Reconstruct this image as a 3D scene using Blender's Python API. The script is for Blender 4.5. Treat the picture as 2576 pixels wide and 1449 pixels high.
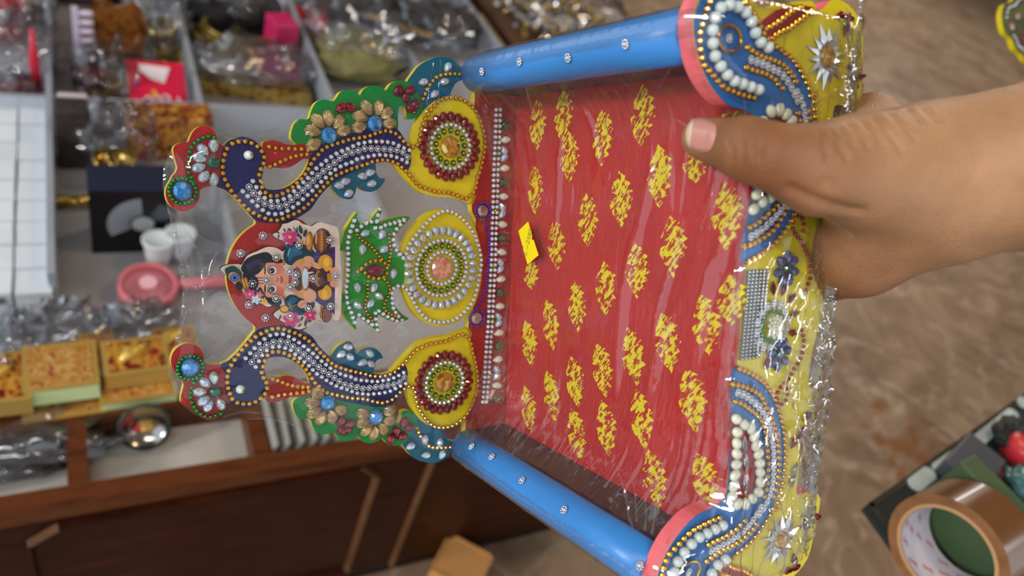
import bpy, bmesh, math, random
import numpy as np
from mathutils import Matrix, Vector
random.seed(7); RNG = np.random.default_rng(7)
SC = bpy.context.scene
for _o in list(bpy.data.objects): bpy.data.objects.remove(_o)
COL = SC.collection
# ---------------------------------------------------------------- camera
FPX, CX, CY = 1900.0, 1288.0, 724.5            # focal length and centre for a 2576 x 1449 frame
CAMH = 1.3
WX = np.array([.876, -.061, .477]); WY = np.array([-.38, -.696, .609])
WX = WX/np.linalg.norm(WX); WY = WY-WX*(WX@WY); WY /= np.linalg.norm(WY); WZ = np.cross(WX, WY)
W3 = np.array([WX, WY, WZ])                     # camera frame (x right, y down, z ahead) -> world
CAM = np.array([0, 0, CAMH])
def c2w(p): return W3 @ np.asarray(p, float) + CAM
cam = bpy.data.cameras.new('camera'); camo = bpy.data.objects.new('camera', cam); COL.objects.link(camo)
cam.sensor_width = 36; cam.lens = FPX/2576*36; cam.clip_start = .01; cam.clip_end = 60
_m = np.eye(4); _m[:3, 0] = W3[:, 0]; _m[:3, 1] = -W3[:, 1]; _m[:3, 2] = -W3[:, 2]; _m[:3, 3] = CAM
camo.matrix_world = Matrix(_m.tolist())
cam.dof.use_dof = True; cam.dof.focus_distance = .385; cam.dof.aperture_fstop = 26.55/1000/.0042
SC.camera = camo
# ---------------------------------------------------------------- sky, sun, lamps, exposure
wd = bpy.data.worlds.new('world'); SC.world = wd; wd.use_nodes = True
_bg = wd.node_tree.nodes['Background']; _bg.inputs[0].default_value = (.80, .90, 1.0, 1); _bg.inputs[1].default_value = 1.45
def lamp(name, kind, loc, energy, color, to=None, **kw):
    d = bpy.data.lights.new(name, kind); d.energy = energy; d.color = color
    for k, v in kw.items(): setattr(d, k, v)
    o = bpy.data.objects.new(name, d); COL.objects.link(o); o.location = loc
    if to is not None: o.rotation_euler = (Vector(to)-Vector(loc)).to_track_quat('-Z', 'Y').to_euler()
    return o
lamp('sun', 'SUN', (-3, -.6, 2.2), 1.9, (1, .96, .90), to=(0, 0, .75), angle=math.radians(9))
lamp('ceiling_bulb', 'POINT', (1.5, .75, 2.25), 30, (1, .72, .42), shadow_soft_size=.06)
lamp('tube_light', 'AREA', (-.5, -.5, 2.42), 16, (.95, .97, 1), to=(-.3, .2, .5), shape='RECTANGLE', size=1.2, size_y=.05)
lamp('floor_fill', 'AREA', (3.2, 2.6, 2.45), 60, (1, .93, .84), to=(3.2, 2.6, 0), shape='RECTANGLE', size=1.6, size_y=.2)  # added area lamp, brightens the far floor
lamp('floor_fill', 'AREA', (6.0, 4.5, 2.45), 90, (1, .95, .88), to=(6, 4.5, 0), shape='RECTANGLE', size=1.6, size_y=.2)  # second added lamp for the floor further back
lamp('reflection_fill', 'AREA', (2.3, -1.25, 1.75), 18, (.93, .97, 1), to=(.2, .1, 1.2), shape='RECTANGLE', size=1.3, size_y=.10)  # added lamp: reflections on the front film, fill on the wrist
SC.view_settings.view_transform = 'Standard'; SC.view_settings.look = 'None'
SC.view_settings.exposure = -.38; SC.view_settings.gamma = 1; SC.view_settings.use_curve_mapping = False
CY_ = SC.cycles; CY_.transparent_max_bounces = 14; CY_.max_bounces = 5; CY_.diffuse_bounces = 2; CY_.glossy_bounces = 2; CY_.transmission_bounces = 2; CY_.caustics_reflective = False; CY_.caustics_refractive = False
CY_.use_adaptive_sampling = True; CY_.adaptive_threshold = .07; CY_.adaptive_min_samples = 16; CY_.use_light_tree = False
# ---------------------------------------------------------------- projection helpers
def ray(p): return np.array([(p[0]-CX)/FPX, (p[1]-CY)/FPX, 1.0])
def cpt(px, py, z): return ray((px, py))*z
def wpt(px, py, z): return c2w(cpt(px, py, z))
def onH(px, py, h):                              # where the sight line meets the level of height h
    r = W3 @ ray((px, py)); t = (h-CAMH)/r[2]; return CAM+r*t
def onV(px, py, y):                              # where it meets the upright plane at depth y
    r = W3 @ ray((px, py)); t = y/r[1]; return CAM+r*t
# throne frame: x towards image top, y towards the throne's back, z up the backrest
TL = np.array([-.036, .988, .149]); TL /= np.linalg.norm(TL)
TU = np.array([-.845, .05, -.537]); TU = TU-TL*(TU@TL); TU /= np.linalg.norm(TU); TS = -np.cross(TL, TU)
TO = cpt(1109, 674, .43)
TM = np.eye(4); TM[:3, 0] = W3@(-TL); TM[:3, 1] = W3@(-TS); TM[:3, 2] = W3@TU; TM[:3, 3] = c2w(TO)
def tloc(p, axis, off):                          # sight line meets a throne plane; axis 1: y=off, 2: z=off
    r = ray(p); n = (-TL, -TS, TU)[axis]; t = (TO@n+off)/(r@n); q = r*t-TO
    return np.array([-(q@TL), -(q@TS), q@TU])
ZT = {1: (400, 280, 4.528), 2: (700, 120, 3.45), 3: (540, 500, 3.68), 4: (400, 820, 4.528), 5: (720, 800, 3.623), 6: (1150, 20, 2.898),
      7: (1680, 0, 4.14), 8: (1680, 250, 2.635), 9: (1750, 400, 2.8975), 10: (1650, 850, 2.42), 11: (1150, 1000, 3.227),
      12: (2100, 900, 2.639), 13: (560, 540, 5.174), 14: (1180, 250, 3.62), 15: (1300, 200, 2.898), 16: (1300, 700, 2.415), 0: (0, 0, 1)}
def zp(k, x, y): a = ZT[k]; return (a[0]+x/a[2], a[1]+y/a[2])
FRONT = -.1745
def bk(k, x, y, y0=0.0): q = tloc(zp(k, x, y), 1, y0); return np.array([q[0], q[2]])    # on the backrest face
def fr(k, x, y): return bk(k, x, y, FRONT)                                              # on the front board
# ---------------------------------------------------------------- materials
def lin(h):
    if not isinstance(h, str): return tuple(h)
    v = [int(h[i:i+2], 16)/255 for i in (1, 3, 5)]
    return tuple(x/12.92 if x <= .04045 else ((x+.055)/1.055)**2.4 for x in v)
MATS = {}
def mat(name, col, rough=.5, metal=0., spec=.5, coat=0., trans=0., ior=1.45, var=0., vscale=40., bump=0., bscale=200., stretch=None, emit=None, sheen=0., sss=0.):
    if name in MATS: return MATS[name]
    m = bpy.data.materials.new(name); m.use_nodes = True; nt = m.node_tree; b = nt.nodes['Principled BSDF']
    c = lin(col); b.inputs['Base Color'].default_value = (*c, 1); b.inputs['Roughness'].default_value = rough
    b.inputs['Metallic'].default_value = metal; b.inputs['Specular IOR Level'].default_value = spec
    b.inputs['Coat Weight'].default_value = coat; b.inputs['Coat Roughness'].default_value = .08
    b.inputs['Transmission Weight'].default_value = trans; b.inputs['IOR'].default_value = ior
    if sss: b.inputs['Subsurface Weight'].default_value = sss; b.inputs['Subsurface Radius'].default_value = (.004, .0016, .0009); b.inputs['Subsurface Scale'].default_value = 1
    if emit: b.inputs['Emission Color'].default_value = (*lin(emit[0]), 1); b.inputs['Emission Strength'].default_value = emit[1]
    if var or bump:
        tc = nt.nodes.new('ShaderNodeTexCoord'); mp = nt.nodes.new('ShaderNodeMapping')
        nt.links.new(tc.outputs['Object'], mp.inputs[0])
        if stretch: mp.inputs['Scale'].default_value = stretch
        if var:
            n = nt.nodes.new('ShaderNodeTexNoise'); n.inputs['Scale'].default_value = vscale; n.inputs['Detail'].default_value = 5
            nt.links.new(mp.outputs[0], n.inputs['Vector'])
            r = nt.nodes.new('ShaderNodeMapRange'); r.inputs[1].default_value = .3; r.inputs[2].default_value = .7
            r.inputs[3].default_value = 1-var; r.inputs[4].default_value = 1+var
            nt.links.new(n.outputs[0], r.inputs[0])
            x = nt.nodes.new('ShaderNodeVectorMath'); x.operation = 'SCALE'; x.inputs[0].default_value = c
            nt.links.new(r.outputs[0], x.inputs['Scale']); nt.links.new(x.outputs[0], b.inputs['Base Color'])
        if bump:
            n2 = nt.nodes.new('ShaderNodeTexNoise'); n2.inputs['Scale'].default_value = bscale; n2.inputs['Detail'].default_value = 4
            nt.links.new(mp.outputs[0], n2.inputs['Vector'])
            bp = nt.nodes.new('ShaderNodeBump'); bp.inputs['Strength'].default_value = bump; bp.inputs['Distance'].default_value = .001
            nt.links.new(n2.outputs[0], bp.inputs['Height']); nt.links.new(bp.outputs[0], b.inputs['Normal'])
    MATS[name] = m; return m
def ramp_mat(name, cols, scale, rough=.1, metal=.6, coat=.5, detail=1., coord='Object', bump=0., lo=.3, hi=.7, spec=.5, distort=0., stretch=None):
    if name in MATS: return MATS[name]
    m = mat(name, cols[0], rough=rough, metal=metal, coat=coat, spec=spec); nt = m.node_tree; b = nt.nodes['Principled BSDF']
    tc = nt.nodes.new('ShaderNodeTexCoord'); n = nt.nodes.new('ShaderNodeTexNoise'); n.inputs['Scale'].default_value = scale
    n.inputs['Detail'].default_value = detail; n.inputs['Distortion'].default_value = distort
    src = tc.outputs[coord] if coord != 'Position' else nt.nodes.new('ShaderNodeNewGeometry').outputs['Position']
    if stretch:
        mp = nt.nodes.new('ShaderNodeMapping'); mp.inputs['Scale'].default_value = stretch
        nt.links.new(src, mp.inputs[0]); src = mp.outputs[0]
    nt.links.new(src, n.inputs['Vector'])
    r = nt.nodes.new('ShaderNodeValToRGB'); e = r.color_ramp.elements
    while len(e) < len(cols): e.new(.5)
    for i, c in enumerate(cols): e[i].position = lo+(hi-lo)*i/(len(cols)-1); e[i].color = (*lin(c), 1)
    nt.links.new(n.outputs[0], r.inputs[0]); nt.links.new(r.outputs[0], b.inputs['Base Color'])
    if bump:
        bp = nt.nodes.new('ShaderNodeBump'); bp.inputs['Strength'].default_value = bump; bp.inputs['Distance'].default_value = .002
        nt.links.new(n.outputs[0], bp.inputs['Height']); nt.links.new(bp.outputs[0], b.inputs['Normal'])
    return m
def film_mat(name, haze=.05, tint='#ffffff', ior=1.5, f0=None, rough=.05, bump=.3, bscale=120., stretch=(1, 1, 1), hazecol='#ffffff'):
    m = bpy.data.materials.new(name); m.use_nodes = True; nt = m.node_tree; nt.nodes.clear()
    N = nt.nodes.new; Lk = nt.links.new
    out = N('ShaderNodeOutputMaterial'); tr = N('ShaderNodeBsdfTransparent'); tr.inputs[0].default_value = (*lin(tint), 1)
    df = N('ShaderNodeBsdfDiffuse'); df.inputs[0].default_value = (*lin(hazecol), 1)
    gl = N('ShaderNodeBsdfGlossy'); gl.inputs['Roughness'].default_value = rough
    lw = N('ShaderNodeLayerWeight'); pw = N('ShaderNodeMath'); pw.operation = 'POWER'; pw.inputs[1].default_value = 4.5
    fz = N('ShaderNodeMapRange'); f0 = 2*((ior-1)/(ior+1))**2 if f0 is None else f0; fz.inputs[3].default_value = f0; fz.inputs[4].default_value = .85
    Lk(lw.outputs['Facing'], pw.inputs[0]); Lk(pw.outputs[0], fz.inputs[0])
    m1 = N('ShaderNodeMixShader'); m1.inputs[0].default_value = haze
    m2 = N('ShaderNodeMixShader')
    tc = N('ShaderNodeTexCoord'); mp = N('ShaderNodeMapping'); mp.inputs['Scale'].default_value = stretch
    n1 = N('ShaderNodeTexNoise'); n1.inputs['Scale'].default_value = bscale; n1.inputs['Detail'].default_value = 3; n1.inputs['Distortion'].default_value = .6
    bp = N('ShaderNodeBump'); bp.inputs['Strength'].default_value = bump; bp.inputs['Distance'].default_value = .004
    Lk(tc.outputs['Object'], mp.inputs[0]); Lk(mp.outputs[0], n1.inputs['Vector']); Lk(n1.outputs[0], bp.inputs['Height'])
    Lk(bp.outputs[0], gl.inputs['Normal'])
    Lk(tr.outputs[0], m1.inputs[1]); Lk(df.outputs[0], m1.inputs[2])
    Lk(fz.outputs[0], m2.inputs[0]); Lk(m1.outputs[0], m2.inputs[1]); Lk(gl.outputs[0], m2.inputs[2]); Lk(m2.outputs[0], out.inputs[0])
    MATS[name] = m; return m
# ---------------------------------------------------------------- mesh helpers
class MB:
    def __init__(s): s.v = []; s.f = []; s.m = []; s.sm = []
    def add(s, vs, fs, mi=0, smooth=False):
        n = len(s.v); s.v += [tuple(map(float, v)) for v in vs]
        for f in fs: s.f.append(tuple(i+n for i in f)); s.m.append(mi); s.sm.append(smooth)
        return s
    def box(s, lo, hi, mi=0, M=None):
        x0, y0, z0 = lo; x1, y1, z1 = hi
        v = [(x0, y0, z0), (x1, y0, z0), (x1, y1, z0), (x0, y1, z0), (x0, y0, z1), (x1, y0, z1), (x1, y1, z1), (x0, y1, z1)]
        if M is not None: v = [tuple(M @ Vector(p)) for p in v]
        return s.add(v, [(0, 3, 2, 1), (4, 5, 6, 7), (0, 1, 5, 4), (1, 2, 6, 5), (2, 3, 7, 6), (3, 0, 4, 7)], mi)
    def tube(s, pts, r, n=8, mi=0, caps=True):
        pts = [np.array(p, float) for p in pts]; rs = r if hasattr(r, '__len__') else [r]*len(pts); rings = []
        for i, p in enumerate(pts):
            t = pts[min(i+1, len(pts)-1)]-pts[max(i-1, 0)]; t = t/(np.linalg.norm(t)+1e-12)
            a = np.cross(t, (0, 0, 1) if abs(t[2]) < .9 else (1, 0, 0)); a /= np.linalg.norm(a); b = np.cross(t, a)
            rings.append([p+rs[i]*(math.cos(2*math.pi*k/n)*a+math.sin(2*math.pi*k/n)*b) for k in range(n)])
        return s.loft(rings, mi, caps)
    def loft(s, rings, mi=0, caps=True, closed=True, smooth=True):
        n = len(rings[0]); vs = [q for r in rings for q in r]; fs = []
        for i in range(len(rings)-1):
            for k in range(n if closed else n-1):
                fs.append((i*n+k, i*n+(k+1) % n, (i+1)*n+(k+1) % n, (i+1)*n+k))
        s.add(vs, fs, mi, smooth)
        if caps:
            o = len(s.v)-len(vs); s.f.append(tuple(o+k for k in reversed(range(n)))); s.m.append(mi); s.sm.append(False)
            s.f.append(tuple(o+(len(rings)-1)*n+k for k in range(n))); s.m.append(mi); s.sm.append(False)
        return s
    def lathe(s, prof, n=24, mi=0, M=None, smooth=True):
        rings = [[(r*math.cos(2*math.pi*k/n), r*math.sin(2*math.pi*k/n), z) for k in range(n)] for r, z in prof]
        if M is not None: rings = [[tuple(M @ Vector(p)) for p in r] for r in rings]
        return s.loft(rings, mi, False, smooth=smooth)
    def mesh(s, name, mats):
        me = bpy.data.meshes.new(name); me.from_pydata(s.v, [], s.f)
        for m in (mats if isinstance(mats, (list, tuple)) else [mats]): me.materials.append(m)
        me.polygons.foreach_set('material_index', s.m); me.polygons.foreach_set('use_smooth', s.sm); me.update(); return me
    def build(s, name, mats, parent=None, loc=None, rot=None): return link(name, s.mesh(name, mats), parent, loc, rot)
def link(name, me, parent=None, loc=None, rot=None):
    o = bpy.data.objects.new(name, me); COL.objects.link(o)
    if parent is not None: o.parent = parent
    if rot is not None: M = rot.to_4x4() if not isinstance(rot, tuple) else None
    if rot is not None and M is not None:
        M = M.copy(); M.translation = Vector(loc) if loc is not None else Vector(); o.matrix_basis = M
    else:
        if loc is not None: o.location = loc
        if rot is not None: o.rotation_euler = rot
    return o
def tag(o, label=None, cat=None, group=None, kind=None):
    if label: o['label'] = label
    if cat: o['category'] = cat
    if group: o['group'] = group
    if kind: o['kind'] = kind
    return o
def empty(name, loc=(0, 0, 0), rz=0.):
    o = bpy.data.objects.new(name, None); COL.objects.link(o); o.location = loc; o.rotation_euler = (0, 0, rz); o.empty_display_size = .02; return o
def spline(pts, n=6, closed=True):
    P = [np.array(p, float) for p in pts]; N = len(P); out = []
    for i in range(N if closed else N-1):
        p0, p1, p2, p3 = (P[(i-1) % N], P[i], P[(i+1) % N], P[(i+2) % N]) if closed else (P[max(i-1, 0)], P[i], P[i+1], P[min(i+2, N-1)])
        for k in range(n):
            t = k/n; out.append(.5*((2*p1)+(p2-p0)*t+(2*p0-5*p1+4*p2-p3)*t*t+(3*p1-p0-3*p2+p3)*t**3))
    if not closed: out.append(P[-1])
    return out
def resample(pts, step, closed=False):
    P = [np.array(p, float) for p in pts]
    if closed: P = P+[P[0]]
    d = [0]
    for a, b in zip(P, P[1:]): d.append(d[-1]+np.linalg.norm(b-a))
    n = max(1, round(d[-1]/step)); ts = np.linspace(0, d[-1], n+1); P = np.array(P); out = np.array([[np.interp(t, d, P[:, j]) for j in range(P.shape[1])] for t in ts])
    return out[:-1] if closed else out
def area2(p): return sum(p[i-1][0]*p[i][1]-p[i][0]*p[i-1][1] for i in range(len(p)))
def plate2(mb, pts, y0, y1, mf=0, me=1):
    """extruded outline standing in the x-z plane, front at y0 (towards -y), back at y1"""
    pts = [tuple(p) for p in pts]
    if area2(pts) < 0: pts = pts[::-1]
    n = len(pts); vs = [(p[0], y0, p[1]) for p in pts]+[(p[0], y1, p[1]) for p in pts]
    mb.add(vs, [tuple(range(n))], mf); o = len(mb.v)-2*n
    mb.f.append(tuple(o+n+k for k in reversed(range(n)))); mb.m.append(me); mb.sm.append(False)
    for k in range(n):
        j = (k+1) % n; mb.f.append((o+k, o+n+k, o+n+j, o+j)); mb.m.append(me); mb.sm.append(False)
    return mb
RX90 = Matrix.Rotation(math.pi/2, 3, 'X')
def face_rot(ang=0.): return RX90 @ Matrix.Rotation(ang, 3, 'Z')
def box_obj(name, lo, hi, m, parent=None, bevel=0.):
    o = MB().box(lo, hi).build(name, m, parent)
    if bevel: b = o.modifiers.new('bevel', 'BEVEL'); b.width = bevel; b.segments = 2
    return o
# ================================================================ THE THRONE
P_ = lambda n, c, r=.42, v=.10: mat(n, c, rough=r, var=v, vscale=90, bump=.25, bscale=500, spec=.4)
YEL = P_('paint_yellow', '#dcc410'); NAVY = P_('paint_navy', '#111350'); RED = P_('paint_red', '#a01814'); DRED = P_('paint_deep_red', '#9a1612')
GRN = P_('paint_green', '#0c7a32'); TEAL = P_('paint_teal', '#08586e'); BLUE = mat('paint_blue', '#3d87cf', rough=.33, var=.08, vscale=60, bump=.3, bscale=180, stretch=(1, .25, 1))
BLU2 = P_('paint_front_blue', '#1d66a8'); PINK = P_('paint_pink', '#ee6f74'); LGRN = P_('paint_leaf_green', '#1c8a22', .2)
SEAT = mat('paint_seat_red', '#bf1a1e', rough=.38, var=.10, vscale=25, bump=.15, bscale=400)
GOLD = mat('gold_metal', '#e0a020', rough=.2, metal=1); SILV = mat('silver_metal', '#e4e4e8', rough=.25, metal=.8)
GCRY = ramp_mat('amber_crystal', ['#b86a10', '#ffc030', '#e89a18', '#ffe890'], 900, rough=.08, metal=.45, coat=1)
WCRY = ramp_mat('clear_crystal', ['#ffffff', '#d0d0d8', '#ffffff', '#909098'], 1100, rough=.05, metal=.3, coat=1)
ABC = ramp_mat('iridescent_crystal', ['#5ff0e0', '#d8f0f0', '#b0a0e8', '#f0e8a0', '#70c8f0', '#e0e8e8'], 380, rough=.08, metal=.4, coat=1, coord='Position', lo=.25, hi=.75)
ABD = ramp_mat('dark_iridescent_crystal', ['#2a5a58', '#5a6a78', '#5040a0', '#406a50'], 380, rough=.08, metal=.5, coat=1, coord='Position')
GARN = ramp_mat('garnet_crystal', ['#3a0510', '#8a1020', '#5a0814', '#c02028'], 420, rough=.08, metal=.25, coat=1, coord='Position')
SAPP = ramp_mat('blue_crystal', ['#0d4f96', '#3f9ad8', '#1f6fb8', '#78c0e8'], 260, rough=.06, metal=.3, coat=1, coord='Position')
EMER = ramp_mat('dark_green_crystal', ['#0c2c24', '#2a6a54', '#14443a'], 260, rough=.06, metal=.3, coat=1, coord='Position')
AMB = ramp_mat('amber_stone', ['#7a4a0c', '#d8a028', '#a8701c', '#f0d070'], 170, rough=.05, metal=.3, coat=1, coord='Position')
SALM = ramp_mat('salmon_stone', ['#d87a70', '#e8b890', '#c86a64', '#f0c8a8'], 190, rough=.06, metal=.2, coat=1, coord='Position')
SMOK = ramp_mat('smoky_stone', ['#5a3a30', '#c8a898', '#8a6a60'], 220, rough=.06, metal=.3, coat=1, coord='Position')
RUBY = ramp_mat('ruby_stone', ['#5a1020', '#a03050', '#702038'], 220, rough=.06, metal=.3, coat=1, coord='Position')
GBEAD = mat('green_bead', '#0f9040', rough=.15, metal=.7); PBEAD = mat('purple_bead', '#6a28a8', rough=.18, metal=.6); MBEAD = mat('maroon_bead', '#a02838', rough=.18, metal=.6)
PEARL = mat('pearl', '#dce6e0', rough=.18, coat=1, spec=.6); IVORY = mat('ivory_pearl', '#e0dcc0', rough=.22, coat=1)
GPET = mat('ridged_gold', '#e0c088', rough=.3, metal=.7); GPET_ = GPET.node_tree
def _ridges(m, sc):
    nt = m.node_tree; b = nt.nodes['Principled BSDF']; w = nt.nodes.new('ShaderNodeTexWave'); w.inputs['Scale'].default_value = sc; w.inputs['Distortion'].default_value = 1.5
    tc = nt.nodes.new('ShaderNodeTexCoord'); nt.links.new(tc.outputs['Object'], w.inputs[0]); bp = nt.nodes.new('ShaderNodeBump')
    bp.inputs['Strength'].default_value = .9; bp.inputs['Distance'].default_value = .0006; nt.links.new(w.outputs[1], bp.inputs['Height']); nt.links.new(bp.outputs[0], b.inputs['Normal'])
_ridges(GPET, 420)
MFOIL = mat('maroon_foil', '#8a1c34', rough=.22, metal=.8); _ridges(MFOIL, 420)
SFOIL = mat('silver_foil', '#b8b8bc', rough=.25, metal=1); _ridges(SFOIL, 400)

throne = empty('toy_throne'); throne.matrix_world = Matrix(TM.tolist())
tag(throne, 'small painted peacock throne studded with rhinestones, held sideways by the hand', 'toy throne')
# ---- gem meshes: z points out of the board, y is the tip of a drop
def gem_round(r, h, n=8, table=.5, mi=0, mb=None, z0=0.):
    mb = mb or MB(); A = [2*math.pi*k/n for k in range(n)]
    r0 = [(r*math.cos(a), r*math.sin(a), z0) for a in A]; r1 = [(r*.93*math.cos(a+math.pi/n), r*.93*math.sin(a+math.pi/n), z0+h*.5) for a in A]
    r2 = [(r*table*math.cos(a), r*table*math.sin(a), z0+h) for a in A]
    f = []
    for k in range(n):
        j = (k+1) % n; f += [(k, j, n+k), (j, n+j, n+k), (n+k, n+j, 2*n+j), (n+k, 2*n+j, 2*n+k)]
    f.append(tuple(2*n+k for k in range(n))); mb.add(r0+r1+r2, f, mi); return mb
def gem_drop(l, w, h, n=12):
    out = []
    for k in range(n):
        a = 2*math.pi*k/n+math.pi/2; s = math.sin(a); c = math.cos(a)
        y = s*l/2; ww = w/2*(1-.45*max(0, s)**1.6) if s < .98 else 0
        out.append((c*ww*1.05, y))
    mb = MB(); a = [(x, y, 0) for x, y in out]; b = [(x*.85, y*.85, h*.55) for x, y in out]; c = [(x*.45, y*.45-.04*l, h) for x, y in out]; f = []
    for k in range(n):
        j = (k+1) % n; f += [(k, j, n+j, n+k), (n+k, n+j, 2*n+j), (n+k, 2*n+j, 2*n+k)]
    f.append(tuple(2*n+k for k in range(n))); mb.add(a+b+c, f); return mb
def gem_rhomb(l, w, h):
    mb = MB(); mb.add([(0, l/2, 0), (-w/2, 0, 0), (0, -l/2, 0), (w/2, 0, 0), (0, 0, h), (0, l*.25, h*.7), (0, -l*.25, h*.7)],
                      [(0, 1, 5), (1, 4, 5), (1, 6, 4), (1, 2, 6), (2, 3, 6), (3, 4, 6), (3, 5, 4), (3, 0, 5)]); return mb
def sph(r, n=10, m=6, sx=1., sy=1., sz=1., mb=None, mi=0, c=(0, 0, 0)):
    mb = mb or MB(); pr = [(r*math.sin(math.pi*i/m)+1e-6, -r*math.cos(math.pi*i/m)) for i in range(m+1)]
    M = Matrix.Translation(c) @ Matrix.Diagonal((sx, sy, sz, 1)); return mb.lathe(pr, n, mi, M)
_me = {}
_me['gold_rhinestone'] = gem_round(.00100, .0011, 8, .5, 1, gem_round(.00132, .0007, 8, .85), .0003).mesh('gold_rhinestone', [GOLD, GCRY])
_w = gem_round(.00115, .0013, 8, .5, 1, gem_round(.00132, .0007, 8, .85), .0004)
for k in range(4):
    a = k*math.pi/2+.4; c, s = math.cos(a)*.00135, math.sin(a)*.00135
    _w.add([(c*1.15, s*1.15, 0), (c-s*.22, s+c*.22, .0003), (c+s*.22, s-c*.22, .0003), (c*.85, s*.85, .0014)], [(0, 2, 3), (0, 3, 1), (1, 3, 2)])
_me['white_rhinestone'] = _w.mesh('white_rhinestone', [SILV, WCRY])
_w = gem_round(.0009, .0013, 8, .5, 1)
for k in range(9):
    a = 2*math.pi*k/9; sph(.00052, 5, 3, mb=_w, c=(.00145*math.cos(a), .00145*math.sin(a), .0005))
_me['crystal_flower_stud'] = _w.mesh('crystal_flower_stud', [SILV, WCRY])
_me['gold_petal'] = gem_drop(.0092, .0062, .0028).mesh('gold_petal', GPET)
_me['garnet_drop'] = gem_drop(.0064, .0046, .0024).mesh('garnet_drop', GARN)
_me['iridescent_drop'] = gem_drop(.0060, .0040, .0023).mesh('iridescent_drop', ABC)
_me['dark_iridescent_drop'] = gem_drop(.0058, .0042, .0018).mesh('dark_iridescent_drop', ABD)
_me['blue_gem'] = gem_round(.0045, .0026, 10, .6).mesh('blue_gem', SAPP)
_me['green_gem'] = gem_round(.0031, .002, 8, .6).mesh('green_gem', EMER)
_me['amber_gem'] = gem_round(.0062, .0026, 12, .6).mesh('amber_gem', AMB)
_me['salmon_gem'] = gem_round(.0068, .0024, 14, .75).mesh('salmon_gem', SALM)
_me['smoky_gem'] = gem_round(.0037, .002, 10, .6).mesh('smoky_gem', SMOK)
_me['ruby_drop'] = gem_drop(.0105, .0062, .003).mesh('ruby_drop', RUBY)
_me['green_bead'] = sph(.00105, 8, 5, c=(0, 0, .0008)).mesh('green_bead', GBEAD)
_me['purple_bead'] = sph(.00088, 8, 5, c=(0, 0, .0007)).mesh('purple_bead', PBEAD)
_me['maroon_bead'] = sph(.0010, 8, 5, c=(0, 0, .0008)).mesh('maroon_bead', MBEAD)
_me['gold_bead'] = sph(.00095, 8, 5, c=(0, 0, .0008)).mesh('gold_bead', GOLD)
_w = gem_round(.0018, .0006, 8, .8); sph(.00095, 8, 5, mb=_w, mi=1, c=(0, 0, .0009))
_me['gold_bead_on_green_disc'] = _w.mesh('gold_bead_on_green_disc', [GBEAD, GOLD])
_me['round_pearl'] = sph(.0023, 14, 9, c=(0, 0, .0017)).mesh('round_pearl', PEARL)
_w = sph(.0023, 12, 8, 1, 1.3, .8, c=(0, 0, .0014)); _me['oval_pearl'] = _w.mesh('oval_pearl', IVORY)
_me['shell_pearl'] = gem_drop(.0072, .0042, .0024).mesh('shell_pearl', IVORY)
_me['silver_rhomb'] = gem_rhomb(.0085, .0036, .0018).mesh('silver_rhomb', SFOIL)
_me['maroon_leaf_gem'] = gem_rhomb(.0082, .0042, .0020).mesh('maroon_leaf_gem', MFOIL)
_w = sph(.0030, 10, 6, 1, 1, .6, mb=None); GDARK = mat('dark_green', '#0c3a22', rough=.3)
for k in range(14):
    a = k*2.4; rr = .00075*math.sqrt(k); sph(.00045, 5, 3, mb=_w, mi=1, c=(rr*math.cos(a), rr*math.sin(a), .0019-.25*rr))
_me['beaded_green_stud'] = _w.mesh('beaded_green_stud', [GDARK, GOLD])
_SPECIAL_LABEL = {'blue_gem': 'round faceted blue stone', 'salmon_gem': 'round faceted salmon stone', 'amber_gem': 'round faceted amber stone'}
GEMS = {}
def put(kind, x, z, ang=0., y=-.0006, sc=1., rot=None): GEMS.setdefault(kind, []).append((x, y, z, ang, sc, rot))
def putk(kind, k, pts, mirror=False, plane=0., toward=None, dy=-.0006, sc=1., out=False):
    c = bk(k, *toward, plane) if toward is not None else None
    for p in pts:
        q = bk(k, p[0], p[1], plane); ang = 0.
        if c is not None: d = (c-q) if not out else (q-c); ang = math.atan2(-d[0], d[1])
        elif len(p) > 2: ang = math.radians(p[2])
        put(kind, q[0], q[1], ang, plane+dy, sc)
        if mirror: put(kind, -q[0], q[1], -ang, plane+dy, sc)
def chain(kind, pts, step, y=-.0006, closed=False, mirror=False, sm=4):
    P = resample(spline(pts, sm, closed), step, closed)
    for p in P:
        put(kind, p[0], p[1], 0, y)
        if mirror: put(kind, -p[0], p[1], 0, y)
def Zs(k, pts, plane=0.): return [bk(k, x, y, plane) for x, y in pts]
def ring(kind, c, r, n, y=-.0006, orient=None, rz=None, a0=0., sc=1.):
    for k in range(n):
        a = 2*math.pi*k/n+a0; x, z = c[0]+r*math.cos(a), c[1]+(rz or r)*math.sin(a); ang = 0.
        if orient == 'in': ang = math.atan2(math.cos(a), -math.sin(a))
        if orient == 'out': ang = math.atan2(-math.cos(a), math.sin(a))
        put(kind, x, z, ang, y, sc)
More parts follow.
